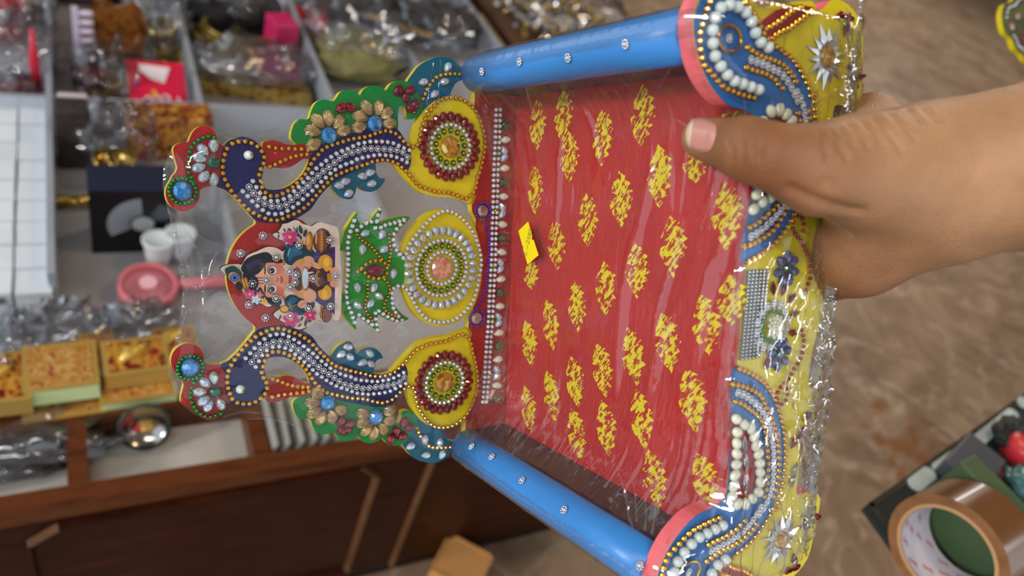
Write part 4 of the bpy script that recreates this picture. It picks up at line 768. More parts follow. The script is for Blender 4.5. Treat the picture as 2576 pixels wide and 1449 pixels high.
def sdf(P):
    d = np.full(P.shape[:-1], .06); x0, x1 = P[..., 0].min()-.025, P[..., 0].max()+.025
    for a, ra, b, rb, k in CONES:
        if max(a[0]+ra, b[0]+rb) < x0 or min(a[0]-ra, b[0]-rb) > x1: continue
        e = cone_d(P, a, ra, b, rb); h = np.clip(.5+.5*(d-e)/k, 0, 1); d = d*(1-h)+e*h-k*h*(1-h)
    return d
def nets(lo, hi, st):
    ax = [np.arange(lo[i], hi[i]+st, st) for i in range(3)]; sh = [len(a) for a in ax]
    D = np.empty(sh, np.float32); YY, ZZ = np.meshgrid(ax[1], ax[2], indexing='ij')
    for i0 in range(0, sh[0], 16):
        xs = ax[0][i0:i0+16]; P = np.empty((len(xs), sh[1], sh[2], 3)); P[..., 0] = xs[:, None, None]; P[..., 1] = YY; P[..., 2] = ZZ
        D[i0:i0+16] = sdf(P)
    n = np.array(sh)-1; cnt = np.zeros(n); acc = np.zeros((*n, 3)); cor = [(a, b, c) for a in (0, 1) for b in (0, 1) for c in (0, 1)]
    def sub(c): return D[c[0]:c[0]+n[0], c[1]:c[1]+n[1], c[2]:c[2]+n[2]]
    for a in cor:
        for k in range(3):
            if a[k]: continue
            b = list(a); b[k] = 1; da, db = sub(a), sub(b); m = (da < 0) != (db < 0); t = np.where(m, da/np.where(m, da-db, 1), 0)
            cnt += m
            for j in range(3): acc[..., j] += m*(a[j]+(t if j == k else 0))
    act = cnt > 0; idx = -np.ones(n, int); idx[act] = np.arange(act.sum())
    V = (np.argwhere(act)+acc[act]/cnt[act][:, None])*st+np.array(lo); F = []
    for k in range(3):
        u, v = (k+1) % 3, (k+2) % 3; s0 = [slice(1, n[i]) for i in range(3)]; s0[k] = slice(0, n[k]); s1 = list(s0); s1[k] = slice(1, n[k]+1)
        A = D[tuple(s0)] < 0; Bm = D[tuple(s1)] < 0; ed = np.argwhere(A != Bm); fl = A[tuple(ed.T)]
        off = np.array([1, 1, 1]); off[k] = 0; c = ed+off
        eu = np.eye(3, dtype=int)[u]; ev = np.eye(3, dtype=int)[v]
        q = np.stack([idx[tuple((c-eu-ev).T)], idx[tuple((c-ev).T)], idx[tuple(c.T)], idx[tuple((c-eu).T)]], 1)
        q[~fl] = q[~fl][:, ::-1]; F.append(q)
    F = np.concatenate(F); return V, F[(F >= 0).all(1)]
HV, HF = nets((.062, -.098, .186), (.470, .032, .420), .0013)
def grad(P, e=2e-4): return np.stack([sdf(P+np.eye(3)[k]*e)-sdf(P-np.eye(3)[k]*e) for k in range(3)], -1)/(2*e)
def hit(px, py):
    r = ray((px, py)); t = .2/np.linalg.norm(r)
    best = (9, t)
    for _ in range(60):
        d = float(sdf((r*t)[None])[0]); best = min(best, (d, t)); t += d*.9/np.linalg.norm(r)
        if d < 1e-5 or t > .45: break
    return r*best[1]
HN = grad(HV); HN /= np.linalg.norm(HN, axis=1, keepdims=True)+1e-9
DISP = np.zeros(len(HV))
def crease(pts, depth, w):
    P = np.array([hit(*p) for p in resample([zp(8, *q) for q in spline(pts, 4, False)], 4)])
    d = np.full(len(HV), 9.)
    for p in P: d = np.minimum(d, ((HV-p)**2).sum(1))
    DISP[:] -= depth*np.exp(-d/w**2)
for q in ([(1090, 200), (1120, 240), (1160, 310), (1190, 400)], [(1150, 190), (1200, 250), (1240, 310)], [(1210, 160), (1280, 240), (1330, 320)], [(1290, 140), (1370, 220), (1410, 300)], [(1370, 120), (1440, 200), (1510, 280), (1540, 330)], [(1480, 90), (1560, 170), (1640, 260)], [(1590, 60), (1680, 150)], [(1010, 200), (1040, 290), (1060, 380)], [(1120, 290), (1130, 340)], [(1700, 60), (1790, 140)]): crease(q, .0011, .0013)
for q in ([(400, 270), (430, 340), (420, 400)], [(480, 250), (500, 330), (490, 420)], [(560, 290), (575, 380)], [(610, 300), (615, 380)], [(1000, 560), (1060, 530), (1110, 560)], [(1010, 600), (1050, 560), (1100, 590)]): crease(q, .00045, .0012)
crease([(820, 600), (1000, 680), (1130, 720), (1260, 745)], .0016, .0028); crease([(1040, 780), (1120, 830), (1220, 900)], .0007, .0018)
HV = HV+HN*DISP[:, None]
skin = mat('skin', '#ad7f5a', rough=.5, spec=.35, var=.13, vscale=55, bump=.45, bscale=900)
def _pigment():                                                   # browner skin over the thumb joints and the palm's crease
    nt = skin.node_tree; b = nt.nodes['Principled BSDF']; src = b.inputs['Base Color'].links[0].from_socket; N = nt.nodes.new; K = nt.links.new
    at = N('ShaderNodeAttribute'); at.attribute_name = 'pigment'; mx = N('ShaderNodeMix'); mx.data_type = 'RGBA'; mx.blend_type = 'MULTIPLY'; mx.inputs[7].default_value = (*lin('#b8957f'), 1)
    K(at.outputs['Fac'], mx.inputs[0]); K(src, mx.inputs[6]); K(mx.outputs[2], b.inputs['Base Color'])
_pigment()
hmb = MB(); hmb.add([c2w(p) for p in HV], [tuple(int(i) for i in f) for f in HF], 0, True)
hand = hmb.build('person', skin)
_pg = np.zeros(len(HV))
for c_, r_, k_ in ((cpt(1870, 372, .278), .022, .55), (cpt(1960, 420, .272), .020, .4), (cpt(1790, 350, .298), .013, .3), (cpt(2080, 450, .27), .022, .35), (cpt(2120, 700, .33), .035, .7), (cpt(2190, 318, .34), .02, .8)): _pg += k_*np.exp(-((HV-c_)**2).sum(1)/r_**2)
_at = hand.data.attributes.new('pigment', 'FLOAT', 'POINT'); _at.data.foreach_set('value', np.clip(_pg, 0, 1).astype(np.float32))
tag(hand, 'bare hand and forearm gripping the wrapped throne, thumb on the red seat', 'person')
# thumbnail: a thin curved shell seated on the thumb
no = [zp(8, *q) for q in spline([(185, 122), (250, 125), (312, 165), (322, 205), (312, 270), (282, 335), (240, 350), (180, 338), (132, 305), (118, 250), (125, 190), (150, 145)], 3)]
V, F, D = sheet([tuple(p) for p in no], 4.); nv = []
for (x, y), d in zip(V, D):
    p = hit(x, y); g_ = grad(p[None])[0]; g_ /= np.linalg.norm(g_); nv.append(p+g_*(.0001+.0007*min(1, d/9)))
NAIL = mat('nail', '#cf8f80', rough=.25, coat=.5, spec=.5); NTIP = mat('nail_tip', '#e0c4a8', rough=.3, coat=.4)
nm = MB(); W_ = [c2w(p) for p in nv]
nm.add(W_, [f if np.cross(np.array(W_[f[1]])-W_[f[0]], np.array(W_[f[2]])-W_[f[0]])@(CAM-np.array(W_[f[0]])) > 0 else f[::-1] for f in F], 0, True)
for k, f in enumerate(nm.f):
    if sum(V[i][0] for i in f)/3 < 1680+165/2.635 - .12*(sum(V[i][1] for i in f)/3-340): nm.m[k] = 1
nm.build('thumbnail', [NAIL, NTIP], hand)
# ================================================================ THE SETTING
FLZ = -.13
def floor_material():
    m = bpy.data.materials.new('brown_marble'); m.use_nodes = True; nt = m.node_tree; b = nt.nodes['Principled BSDF']; N = nt.nodes.new; K = nt.links.new
    tc = N('ShaderNodeTexCoord'); n1 = N('ShaderNodeTexNoise'); n1.inputs['Scale'].default_value = 5; n1.inputs['Detail'].default_value = 8; n1.inputs['Roughness'].default_value = .62; n1.inputs['Distortion'].default_value = .8
    r1 = N('ShaderNodeValToRGB'); e = r1.color_ramp.elements; e[0].position = .3; e[0].color = (*lin('#6e5743'), 1); e[1].position = .72; e[1].color = (*lin('#a48b72'), 1); x = e.new(.5); x.color = (*lin('#8a715b'), 1)
    K(tc.outputs['Object'], n1.inputs['Vector']); K(n1.outputs[0], r1.inputs[0])
    n2 = N('ShaderNodeTexNoise'); n2.inputs['Scale'].default_value = 3.2; n2.inputs['Detail'].default_value = 5; n2.inputs['Distortion'].default_value = 1.6
    K(tc.outputs['Object'], n2.inputs['Vector'])
    s = N('ShaderNodeMath'); s.operation = 'SUBTRACT'; s.inputs[1].default_value = .5; a = N('ShaderNodeMath'); a.operation = 'ABSOLUTE'
    mr = N('ShaderNodeMapRange'); mr.inputs[1].default_value = 0; mr.inputs[2].default_value = .022; mr.inputs[3].default_value = .55; mr.inputs[4].default_value = 0
    K(n2.outputs[0], s.inputs[0]); K(s.outputs[0], a.inputs[0]); K(a.outputs[0], mr.inputs[0])
    mx = N('ShaderNodeMix'); mx.data_type = 'RGBA'; mx.inputs[7].default_value = (*lin('#b9a68f'), 1); K(mr.outputs[0], mx.inputs[0]); K(r1.outputs[0], mx.inputs[6])
    # rusty stain with dark specks
    st = onH(2275, 1120, FLZ); d = N('ShaderNodeVectorMath'); d.operation = 'DISTANCE'; d.inputs[1].default_value = (st[0], st[1], FLZ); K(tc.outputs['Object'], d.inputs[0])
    n3 = N('ShaderNodeTexNoise'); n3.inputs['Scale'].default_value = 14; n3.inputs['Detail'].default_value = 5; K(tc.outputs['Object'], n3.inputs['Vector'])
    m1 = N('ShaderNodeMapRange'); m1.inputs[1].default_value = .02; m1.inputs[2].default_value = .26; m1.inputs[3].default_value = .30; m1.inputs[4].default_value = 0; K(d.outputs['Value'], m1.inputs[0])
    ad = N('ShaderNodeMath'); K(m1.outputs[0], ad.inputs[0]); K(n3.outputs[0], ad.inputs[1])
    m2 = N('ShaderNodeMapRange'); m2.inputs[1].default_value = .70; m2.inputs[2].default_value = .80; m2.inputs[4].default_value = .75; K(ad.outputs[0], m2.inputs[0])
    mx2 = N('ShaderNodeMix'); mx2.data_type = 'RGBA'; mx2.inputs[7].default_value = (*lin('#7a4a1c'), 1); K(m2.outputs[0], mx2.inputs[0]); K(mx.outputs[2], mx2.inputs[6])
    K(mx2.outputs[2], b.inputs['Base Color']); b.inputs['Roughness'].default_value = .42
    return m
fl = MB(); fl.box((-4, -3, FLZ-.05), (14, 16, FLZ)); tag(fl.build('floor', floor_material()), kind='structure')
WALLM = mat('plaster', '#b8ab9a', rough=.8, var=.06, vscale=3); CEIL = mat('ceiling_paint', '#8f8a84', rough=.9)
for nm, lo, hi, m in (('ceiling', (-1.3, -3, 2.5), (14, 16, 2.6), CEIL), ('wall_back', (-4, 15.9, FLZ), (14, 16, 2.5), WALLM), ('wall_right', (13.9, -3, FLZ), (14, 15.9, 2.5), WALLM)):
    tag(MB().box(lo, hi).build(nm, m), kind='structure')
# ---------------------------------------------------------------- display counter
WOOD = ramp_mat('dark_wood', ['#210a03', '#3a1407', '#2d0f04', '#471b08'], 6, rough=.38, spec=.18, metal=0, coat=.10, detail=6, stretch=(1, 1, 9))
WOODL = ramp_mat('worn_wood', ['#472210', '#65361c', '#552c15'], 9, rough=.4, spec=.18, metal=0, coat=.1, detail=5, stretch=(1, 6, 6))
TRIMHI = ramp_mat('highlit_moulding', ['#54341f', '#704c32', '#604028'], 9, rough=.3, spec=.18, metal=0, coat=.3, detail=5)  # paler tone paints the highlight on some moulding bars
SKIRT = mat('black_skirting', '#120a07', rough=.5); LAM = mat('white_laminate', '#c9c4ba', rough=.45, var=.03, vscale=6); LAMG = mat('grey_laminate', '#a8a4a4', rough=.45, var=.05, vscale=4)
ALU = mat('brushed_aluminium', '#c6ccd6', rough=.3, metal=.45)
FY0, TOPZ, TRZ = .61, .335, .285; X0, X1, Y1 = -1.0, 1.14, 2.9
ctr = empty('display_counter', (0, 0, 0)); tag(ctr, 'low dark wooden display counter divided into trays by metal strips', 'counter')
MB().box((X0, FY0, FLZ+.05), (X1, FY0+.02, TOPZ-.03)).build('front_panel', WOOD, ctr)
MB().box((X0, FY0-.006, TOPZ-.03), (X1, FY0+.022, TOPZ)).build('front_rail', WOODL, ctr)
MB().box((X0, FY0+.01, FLZ), (X1, FY0+.02, FLZ+.05)).build('skirting', SKIRT, ctr)
MB().box((X1-.02, FY0+.02, FLZ), (X1, Y1, TOPZ)).build('end_panel', WOOD, ctr); MB().box((X0, Y1-.02, FLZ), (X1-.02, Y1, TOPZ+.1)).build('back_panel', WOOD, ctr)
MB().box((X0, .735, TRZ), (X1-.02, .760, TOPZ)).build('inner_rail', WOODL, ctr)
for x in (-.053, .178, .41, .64, .87): MB().box((x, FY0+.022, TRZ), (x+.024, .735, TOPZ-.002)).build('wood_divider', WOODL, ctr)
MB().box((X0, FY0+.02, TRZ-.012), (X1-.02, .735, TRZ)).build('tray_floor', LAM, ctr); MB().box((X0, .76, TRZ-.012), (X1-.02, Y1-.02, TRZ)).build('tray_floor', LAMG, ctr)
for x in (-.072, .206, .502, .779, 1.10): MB().box((x, 1.0, TRZ), (x+.011, Y1-.02, TOPZ+.030)).build('metal_divider', ALU, ctr)
MB().box((X0, 1.505, TRZ), (1.10, 1.517, TOPZ+.026)).build('metal_crossbar', ALU, ctr)
def bar(p, q, w, name='moulding', m=TRIMHI, dep=.010):
    p = np.array(p); q = np.array(q); d = (q-p)/np.linalg.norm(q-p); n = np.array([-d[2], 0, d[0]])*w/2; y = np.array([0, dep, 0])
    v = [p-n, p+n, p+n*.4-y, p-n*.4-y, q-n, q+n, q+n*.4-y, q-n*.4-y]
    MB().add([tuple(a) for a in v], [(0, 1, 2, 3), (7, 6, 5, 4), (1, 5, 6, 2), (3, 7, 4, 0), (2, 6, 7, 3), (4, 5, 1, 0)]).build(name, m, ctr)
v = lambda x, y: onV(x, y, FY0)
tl, tr, cl_, cr_ = v(150, 1318), v(905, 1166), v(72, 1362), v(948, 1192)
TRD = WOOD
bar(tl, tr, .008, m=TRD); bar(tl, cl_, .008); bar(tr, cr_, .008); bar(cl_, (cl_[0], cl_[1], FLZ+.075), .010, m=TRD); bar(cr_, (cr_[0], cr_[1], FLZ+.075), .012); bar((cl_[0], cl_[1], FLZ+.075), (cr_[0], cr_[1], FLZ+.075), .010, m=TRD)
s0 = v(1083, 1165); bar((s0[0], s0[1], TOPZ-.032), (s0[0], s0[1], FLZ+.05), .010)
# ---------------------------------------------------------------- things on the counter
def cyl(mb, r, z0, z1, n=20, mi=0, M=None): return mb.lathe([(1e-5, z0), (r, z0), (r, z1), (1e-5, z1)], n, mi, M, smooth=False)
BAGM = film_mat('bag_film', haze=.012, f0=.09, rough=.07, bump=.6, bscale=45, tint='#f2f2f4'); BAGH = film_mat('milky_bag_film', haze=.04, f0=.12, rough=.09, bump=.5, bscale=40, tint='#f0f0f2', hazecol='#e8eaf0')
def bag(name, c, w, d, h, label, m=None, seed=0, rz=0., amp=.5, cat='plastic bag', group=None):
    n1, n2 = 34, 18; mb = MB(); rings = []
    for j in range(n2+1):
        ph = math.pi*j/n2; rg = []
        for i in range(n1):
            th = 2*math.pi*i/n1; x, y, z = math.sin(ph)*math.cos(th), math.sin(ph)*math.sin(th), -math.cos(ph)
            k = 1+amp*(abs(fbm(x*2.3+seed, y*2.3, z*2.3))-.25)+.10*fbm(x*7, y*7+seed, z*7)
            sx = math.copysign(abs(x)**.75, x); sy = math.copysign(abs(y)**.75, y)
            rg.append((sx*w/2*k, sy*d/2*k, max(.0, (z+1)/2*h*k)))
        rings.append(rg)
    mb.loft(rings, 0, False); o = mb.build(name, m or BAGM, None, c, (0, 0, rz)); return tag(o, label, cat, group)
def bx(name, c, w, d, h, m, label, cat, rz=0., rx=0., group=None, ry=0.):
    o = MB().box((-w/2, -d/2, 0), (w/2, d/2, h)).build(name, m, None, c, (rx, ry, rz)); b = o.modifiers.new('bevel', 'BEVEL'); b.width = min(w, d, h)*.06; b.segments = 2
    if label: tag(o, label, cat, group)
    return o
# white gift boxes packed in rows
WBX = mat('white_card', '#dfe4ea', rough=.4, var=.02, vscale=20); WBL = mat('white_card_lid', '#e8edf2', rough=.35); GREYP = mat('grey_print', '#6a7078', rough=.6)
p0 = onH(142, 735, .335); p1 = onH(128, 290, .335); stepY = (p1[1]-p0[1])/8.6; wX = .050
body = MB().box((-wX/2+.001, -stepY/2+.001, 0), (wX/2-.001, stepY/2-.001, .030)).mesh('box_body', WBX); lid = MB().box((-wX/2, -stepY/2+.0018, .022), (wX/2, stepY/2-.0018, .048)).mesh('box_lid', WBL)
for cidx in range(4):
    for r in range(9):
        e = empty('gift_box', (p0[0]-wX*.5-.006-cidx*(wX+.0035), p0[1]+stepY*(r+.5), TRZ+.0005), random.uniform(-.03, .03))
        colw = ['nearest', 'second', 'third', 'fourth'][cidx]
        tag(e, 'white gift box, %s from the front, in the %s column from the metal strip' % (['first', 'second', 'third', 'fourth', 'fifth', 'sixth', 'seventh', 'eighth', 'ninth'][r], colw), 'gift box', 'white gift boxes in the tray')
        link('box_body', body, e); l = link('box_lid', lid, e, (random.uniform(-.0006, .0006), 0, random.uniform(0, .003)))
        if r == 0:
            pr = MB()
            if cidx == 0:
                for k in range(7):
                    a = k*2.4; pr.box((.012+.0035*math.cos(a), -stepY/2-.0006, .030+.006*math.sin(a)), (.0155+.0035*math.cos(a), -stepY/2+.001, .033+.006*math.sin(a)))
            else:
                for k in range(3): pr.box((-.018, -stepY/2-.0006, .028+k*.005), (.016, -stepY/2+.001, .0305+k*.005))
            pr.build('printed_mark', GREYP, l)
# fan carton
BLK = mat('black_card', '#0b0b0e', rough=.4); BLKT = mat('navy_card', '#23283a', rough=.35); GRY = mat('print_grey', '#b8bcc4', rough=.5); GRYD = mat('print_dark_grey', '#70727a', rough=.5)
fl_, fr_ = onH(232, 638, TRZ), onH(436, 634, TRZ); fw = .135
fb = empty('fan_carton', ((fl_[0]+fw/2), fl_[1], TRZ), 0.); tag(fb, 'black carton printed with a table fan, standing in the tray', 'carton')
bd = MB().box((-fw/2, 0, 0), (fw/2, .07, .138)).build('carton_body', BLK, fb); MB().box((-fw/2, -.0005, .138), (fw/2, .0705, .140)).build('carton_top', BLKT, fb)
fan = MB(); cx_, cz_ = .014, .066
for k in range(30):
    a = math.radians(95+k*5.2) if k < 22 else math.radians(20+(k-22)*5.2); r0, r1 = .020, .056 if k < 22 else .052
    fan.add([(cx_+r0*math.cos(a-.012), -.0012, cz_+r0*math.sin(a-.012)), (cx_+r1*math.cos(a-.022), -.0012, cz_+r1*math.sin(a-.022)), (cx_+r1*math.cos(a+.022), -.0012, cz_+r1*math.sin(a+.022)), (cx_+r0*math.cos(a+.012), -.0012, cz_+r0*math.sin(a+.012))], [(0, 1, 2, 3)], 0 if k < 22 else 1)
plate2(fan, [(cx_+.0175*math.cos(t), cz_+.0155*math.sin(t)) for t in np.linspace(0, 2*math.pi, 24, False)], -.002, -.0005, 2, 2)
fan.build('printed_fan', [GRY, GRYD, mat('print_light', '#9a9c9c', rough=.5)], bd)
# pink hand fan
PNK = mat('pink_plastic', '#d8737b', rough=.35); PNKW = mat('pale_pink_plastic', '#f0b8c0', rough=.4)
pc = onH(372, 712, TRZ+.03); pf = empty('hand_fan', (pc[0], pc[1], TRZ+.004), .05); pf.rotation_euler = (math.radians(8), 0, .05); tag(pf, 'pink plastic hand fan lying on the grey tray', 'fan')
R_ = .046; mb = MB(); mb.lathe([(R_*.86, .006), (R_, .006), (R_*1.02, .016), (R_, .030), (R_*.86, .031), (R_*.82, .024), (R_*.86, .006)], 40); mb.build('rim', PNK, pf)
mb = MB()
for k in range(44): a = 2*math.pi*k/44; mb.tube([(.011*math.cos(a), .011*math.sin(a), .030), (R_*.5*math.cos(a+.1), R_*.5*math.sin(a+.1), .0315), (R_*.88*math.cos(a+.22), R_*.88*math.sin(a+.22), .029)], .0007, 4)
tag(mb.build('grille', PNK, pf), kind='stuff'); cyl(MB(), .014, .024, .033, 24).build('hub', PNKW, pf); cyl(MB(), R_*.85, .008, .012, 32).build('back_plate', PNKW, pf)
mb = MB(); mb.tube([(R_*.95, 0, .018), (R_+.03, 0, .018), (R_+.085, 0, .018), (R_+.11, 0, .018)], [.010, .011, .012, .011], 14); mb.build('handle', PNK, pf)
# lidded cups
CUP = mat('white_plastic', '#dcdde0', rough=.35, trans=0); CUPL = mat('cup_lid', '#cfd6da', rough=.25)
for (px, py), lb in (((398, 668), 'white lidded plastic cup in front of the fan carton'), ((452, 650), 'white lidded plastic cup right of the other, behind the clear film')):
    q = onH(px, py, TRZ); e = empty('plastic_cup', (q[0], q[1], TRZ)); tag(e, lb, 'cup', 'lidded cups by the fan carton')
    MB().lathe([(1e-5, 0), (.019, 0), (.021, .03), (.0245, .058)], 28).build('cup_body', CUP, e); MB().lathe([(.0245, .056), (.0265, .058), (.0265, .063), (.022, .064), (.021, .060), (1e-5, .060)], 28).build('cup_lid', CUPL, e)
# gold foil boxes
GOLDC = mat('gold_card', '#c8a052', rough=.35, metal=.35); PALE = mat('pale_green_card', '#cfd99a', rough=.5); LABEL = ramp_mat('gilt_print', ['#a05a1c', '#d8a24a', '#c07a34', '#e8c070', '#a82820', '#d8a24a'], 60, rough=.3, metal=.3, coat=.4, detail=3); LABELR = ramp_mat('red_gilt_print', ['#8a1418', '#a82420', '#e0b040', '#8a1418', '#6a2a18', '#d8a838'], 55, rough=.3, metal=.2, coat=.4, detail=3)
def gold_box(px, py, zt, w, d, h, label, lm=LABEL, rz=0., tilt=.0, side=PALE):
    q = onH(px, py, zt); e = empty('foil_box', (q[0], q[1], zt-h)); e.rotation_euler = (tilt, 0, rz); tag(e, label, 'foil box', 'gold foil boxes behind the wooden rail')
    b = MB().box((-w/2, -d/2, 0), (w/2, d/2, h*.93)).build('box_side', side, e); MB().box((-w/2-.001, -d/2-.001, h*.93), (w/2+.001, d/2+.001, h)).build('box_top', GOLDC, e)
    MB().box((-w/2+.006, -d/2+.006, h), (w/2-.006, d/2-.006, h+.0008)).build('printed_label', lm, e)
    if lm is LABELR:
        mb = MB(); mb.tube([(-.022, -.012, h+.003), (-.008, .002, h+.005), (.004, .006, h+.005), (.016, .018, h+.003)], [.004, .010, .008, .003], 10); mb.build('embossed_figure', mat('gold_emboss', '#d8b050', rough=.3, metal=.5), e)
gold_box(152, 918, .385, .088, .080, .032, 'wide foil box with gilt print and pale green side, largest at the left', rz=.03)
gold_box(163, 1012, .338, .100, .050, .022, 'flat gilt foil box under and in front of the largest one', rz=.03, side=GOLDC)
gold_box(170, 1035, .318, .098, .042, .016, 'lowest flat foil box with red band beside the wooden rail', LABELR, rz=.03, side=GOLDC)
gold_box(342, 893, .385, .084, .064, .030, 'red and gold foil box with a golden figure, right of the largest one', LABELR, rz=.05, side=GOLDC)
gold_box(345, 962, .352, .098, .060, .034, 'foil box with pale green side below the golden figure box', LABEL, rz=.04)
gold_box(245, 880, .370, .045, .070, .022, 'narrow faded foil box between the two big ones', LABEL, rz=.05)
gold_box(440, 855, .365, .060, .055, .026, 'foil box with red picture half behind the red peacock crest', LABELR, rz=.02, side=GOLDC)
gold_box(-5, 948, .380, .075, .085, .032, 'foil box cut by the left edge of the picture, upper of two', LABELR, rz=.0, side=GOLDC)
gold_box(8, 1035, .330, .075, .050, .022, 'foil box cut by the left edge of the picture, lower of two', LABEL, rz=.0, side=GOLDC)
def bagH(px, py, w, d, h, label, m=None, seed=0, rz=0., z=TRZ, amp=.5): q = onH(px, py, z); return bag('plastic_bag', (q[0], q[1], z), w, d, h, label, m, seed, rz, amp)
bagH(150, 925, .140, .15, .098, 'clear bag around the largest gold foil box', seed=1); bagH(345, 915, .135, .13, .094, 'clear bag around the golden figure foil box', seed=2); bagH(225, 828, .26, .05, .030, 'long crumpled clear bag behind the gold foil boxes', BAGH, seed=3); bagH(10, 985, .12, .15, .095, 'clear bag around the foil boxes at the left edge', seed=4)
# front compartments
q = onH(60, 1150, TRZ); bag('plastic_bag', (q[0]-.03, q[1], TRZ), .26, .10, .055, 'crumpled clear bag heap in the front compartment at the left edge', BAGH, 11, .1, .8)
DKB = mat('dark_brown_goods', '#2a1c16', rough=.5, var=.3, vscale=60)
q = onH(110, 1150, TRZ); bag('dark_pouch', (q[0], q[1]+.01, TRZ), .15, .08, .04, 'dark brown pouch under the clear bag heap', DKB, 12, 0, .6, 'pouch')
STEEL = mat('steel', '#b0aca4', rough=.18, metal=1); DRIM = mat('dark_green_rim', '#20302a', rough=.3)
q = onV(362, 1062, .725); e = empty('round_mirror', (q[0], q[1], TRZ)); tag(e, 'small round steel dish with dark rim leaning on the wooden rail', 'dish')
Mx = Matrix.Translation((0, 0, .036)) @ Matrix.Rotation(math.radians(62), 4, 'X')
MB().lathe([(1e-5, .002), (.026, .004), (.032, .012)], 32, 0, Mx).build('bowl', STEEL, e); MB().lathe([(.032, .010), (.035, .012), (.035, .016), (.031, .015)], 32, 0, Mx).build('rim', DRIM, e)
sph(.010, 10, 6, 1.4, 1, .6, c=(.002, -.006, .034)).build('gold_charm', GOLDC, e); sph(.006, 10, 6, c=(-.008, -.008, .034)).build('red_charm', mat('red_enamel', '#c01818', rough=.3), e)
q = onH(318, 1068, TRZ); mb = MB(); mb.tube([(.011*math.cos(t), .011*math.sin(t), .003) for t in np.linspace(0, 2*math.pi, 20)], .0022, 8, caps=False); tag(mb.build('gold_ring', GOLDC, None, (q[0], q[1], TRZ)), 'small gold ring beside the steel dish', 'ring')
PCH = film_mat('pouch_film', haze=.6, ior=1.5, rough=.12, bump=.3, bscale=30, tint='#e8e8e4', hazecol='#d8d6d0')
for i in range(6):
    q = onH(655+i*32, 1132-i*4, TRZ); mb = MB(); mb.box((-.0025, -.05, 0), (.0025, .05, .060)); o = mb.build('clear_pouch', PCH, None, (q[0], .688, TRZ), (0, math.radians(12), random.uniform(-.05, .05)))
    tag(o, 'milky plastic pouch standing in the right front compartment, %s from the wooden divider' % ['first', 'second', 'third', 'fourth', 'fifth', 'sixth'][i], 'pouch', 'plastic pouches in the front compartment')
# ---- back trays
REDP = mat('red_packet', '#d81f45', rough=.3, coat=.4, var=.06, vscale=12); WHP = mat('packet_white', '#e8d8d8', rough=.5); YEP = mat('packet_yellow', '#e8a828', rough=.5); NVP = mat('packet_blue', '#2a3a78', rough=.5)
a, b, c, d_ = onH(330, 297, TRZ+.03), onH(478, 303, TRZ+.03), onH(460, 160, TRZ+.10), onH(316, 150, TRZ+.10)
def quad_pack(name, P, m, th, label, cat):
    P = [np.array(p) for p in P]; ux = P[1]-P[0]; uy = P[3]-P[0]; n = np.cross(ux, uy); n /= np.linalg.norm(n); N_ = 10; mb = MB()
    for s in (1, -1):
        V_ = []; 
        for j in range(N_+1):
            for i in range(N_+1):
                u, w_ = i/N_, j/N_; p = P[0]*(1-u)*(1-w_)+P[1]*u*(1-w_)+P[2]*u*w_+P[3]*(1-u)*w_
                V_.append(p+s*n*th/2*(math.sin(math.pi*u)*math.sin(math.pi*w_))**.4)
        F_ = [(j*(N_+1)+i, j*(N_+1)+i+1, (j+1)*(N_+1)+i+1, (j+1)*(N_+1)+i) for j in range(N_) for i in range(N_)]
        mb.add(V_, F_ if s > 0 else [f[::-1] for f in F_], 0, True)
    o = mb.build(name, m); tag(o, label, cat)
    def on(u, w_): return P[0]*(1-u)*(1-w_)+P[1]*u*(1-w_)+P[2]*u*w_+P[3]*(1-u)*w_+n*(th/2+.0012)
    return o, on
rp, on = quad_pack('gift_packet', [a, b, c, d_], REDP, .012, 'bright red packet with white and yellow print behind the crossbar', 'packet')
def decal(on, pts, m, par, name): mb = MB(); mb.add([tuple(on(*p)) for p in pts], [tuple(range(len(pts)))]); mb.build(name, m, par)
decal(on, [(.2, .92), (.75, .88), (.62, .60), (.40, .66), (.22, .80)], WHP, rp, 'white_patch'); decal(on, [(.14+.05*math.cos(t), .56+.03*math.sin(t)) for t in np.linspace(0, 6.28, 14, False)], NVP, rp, 'blue_mark')
decal(on, [(.38, .48), (.46, .46), (.50, .34), (.42, .33)], YEP, rp, 'yellow_mark'); decal(on, [(.22, .2), (.30, .18), (.32, .05), (.24, .05)], YEP, rp, 'yellow_mark')
def strokes(on, L, w, m, par):
    mb = MB()
    for S_ in L: mb.tube([on(*p) for p in spline(S_, 4, False)], w, 5)
    mb.build('printed_lettering', m, par)
strokes(on, [[(.25, .30), (.32, .36), (.38, .30), (.30, .22), (.36, .14), (.44, .22)], [(.42, .34), (.54, .36), (.52, .24), (.44, .20)], [(.52, .20), (.62, .22), (.60, .08), (.50, .08)], [(.58, .40), (.68, .36), (.66, .26)], [(.30, .27), (.66, .29)], [(.82, .36), (.86, .30), (.80, .24), (.87, .18), (.81, .10), (.88, .04)]], .0022, WHP, rp)
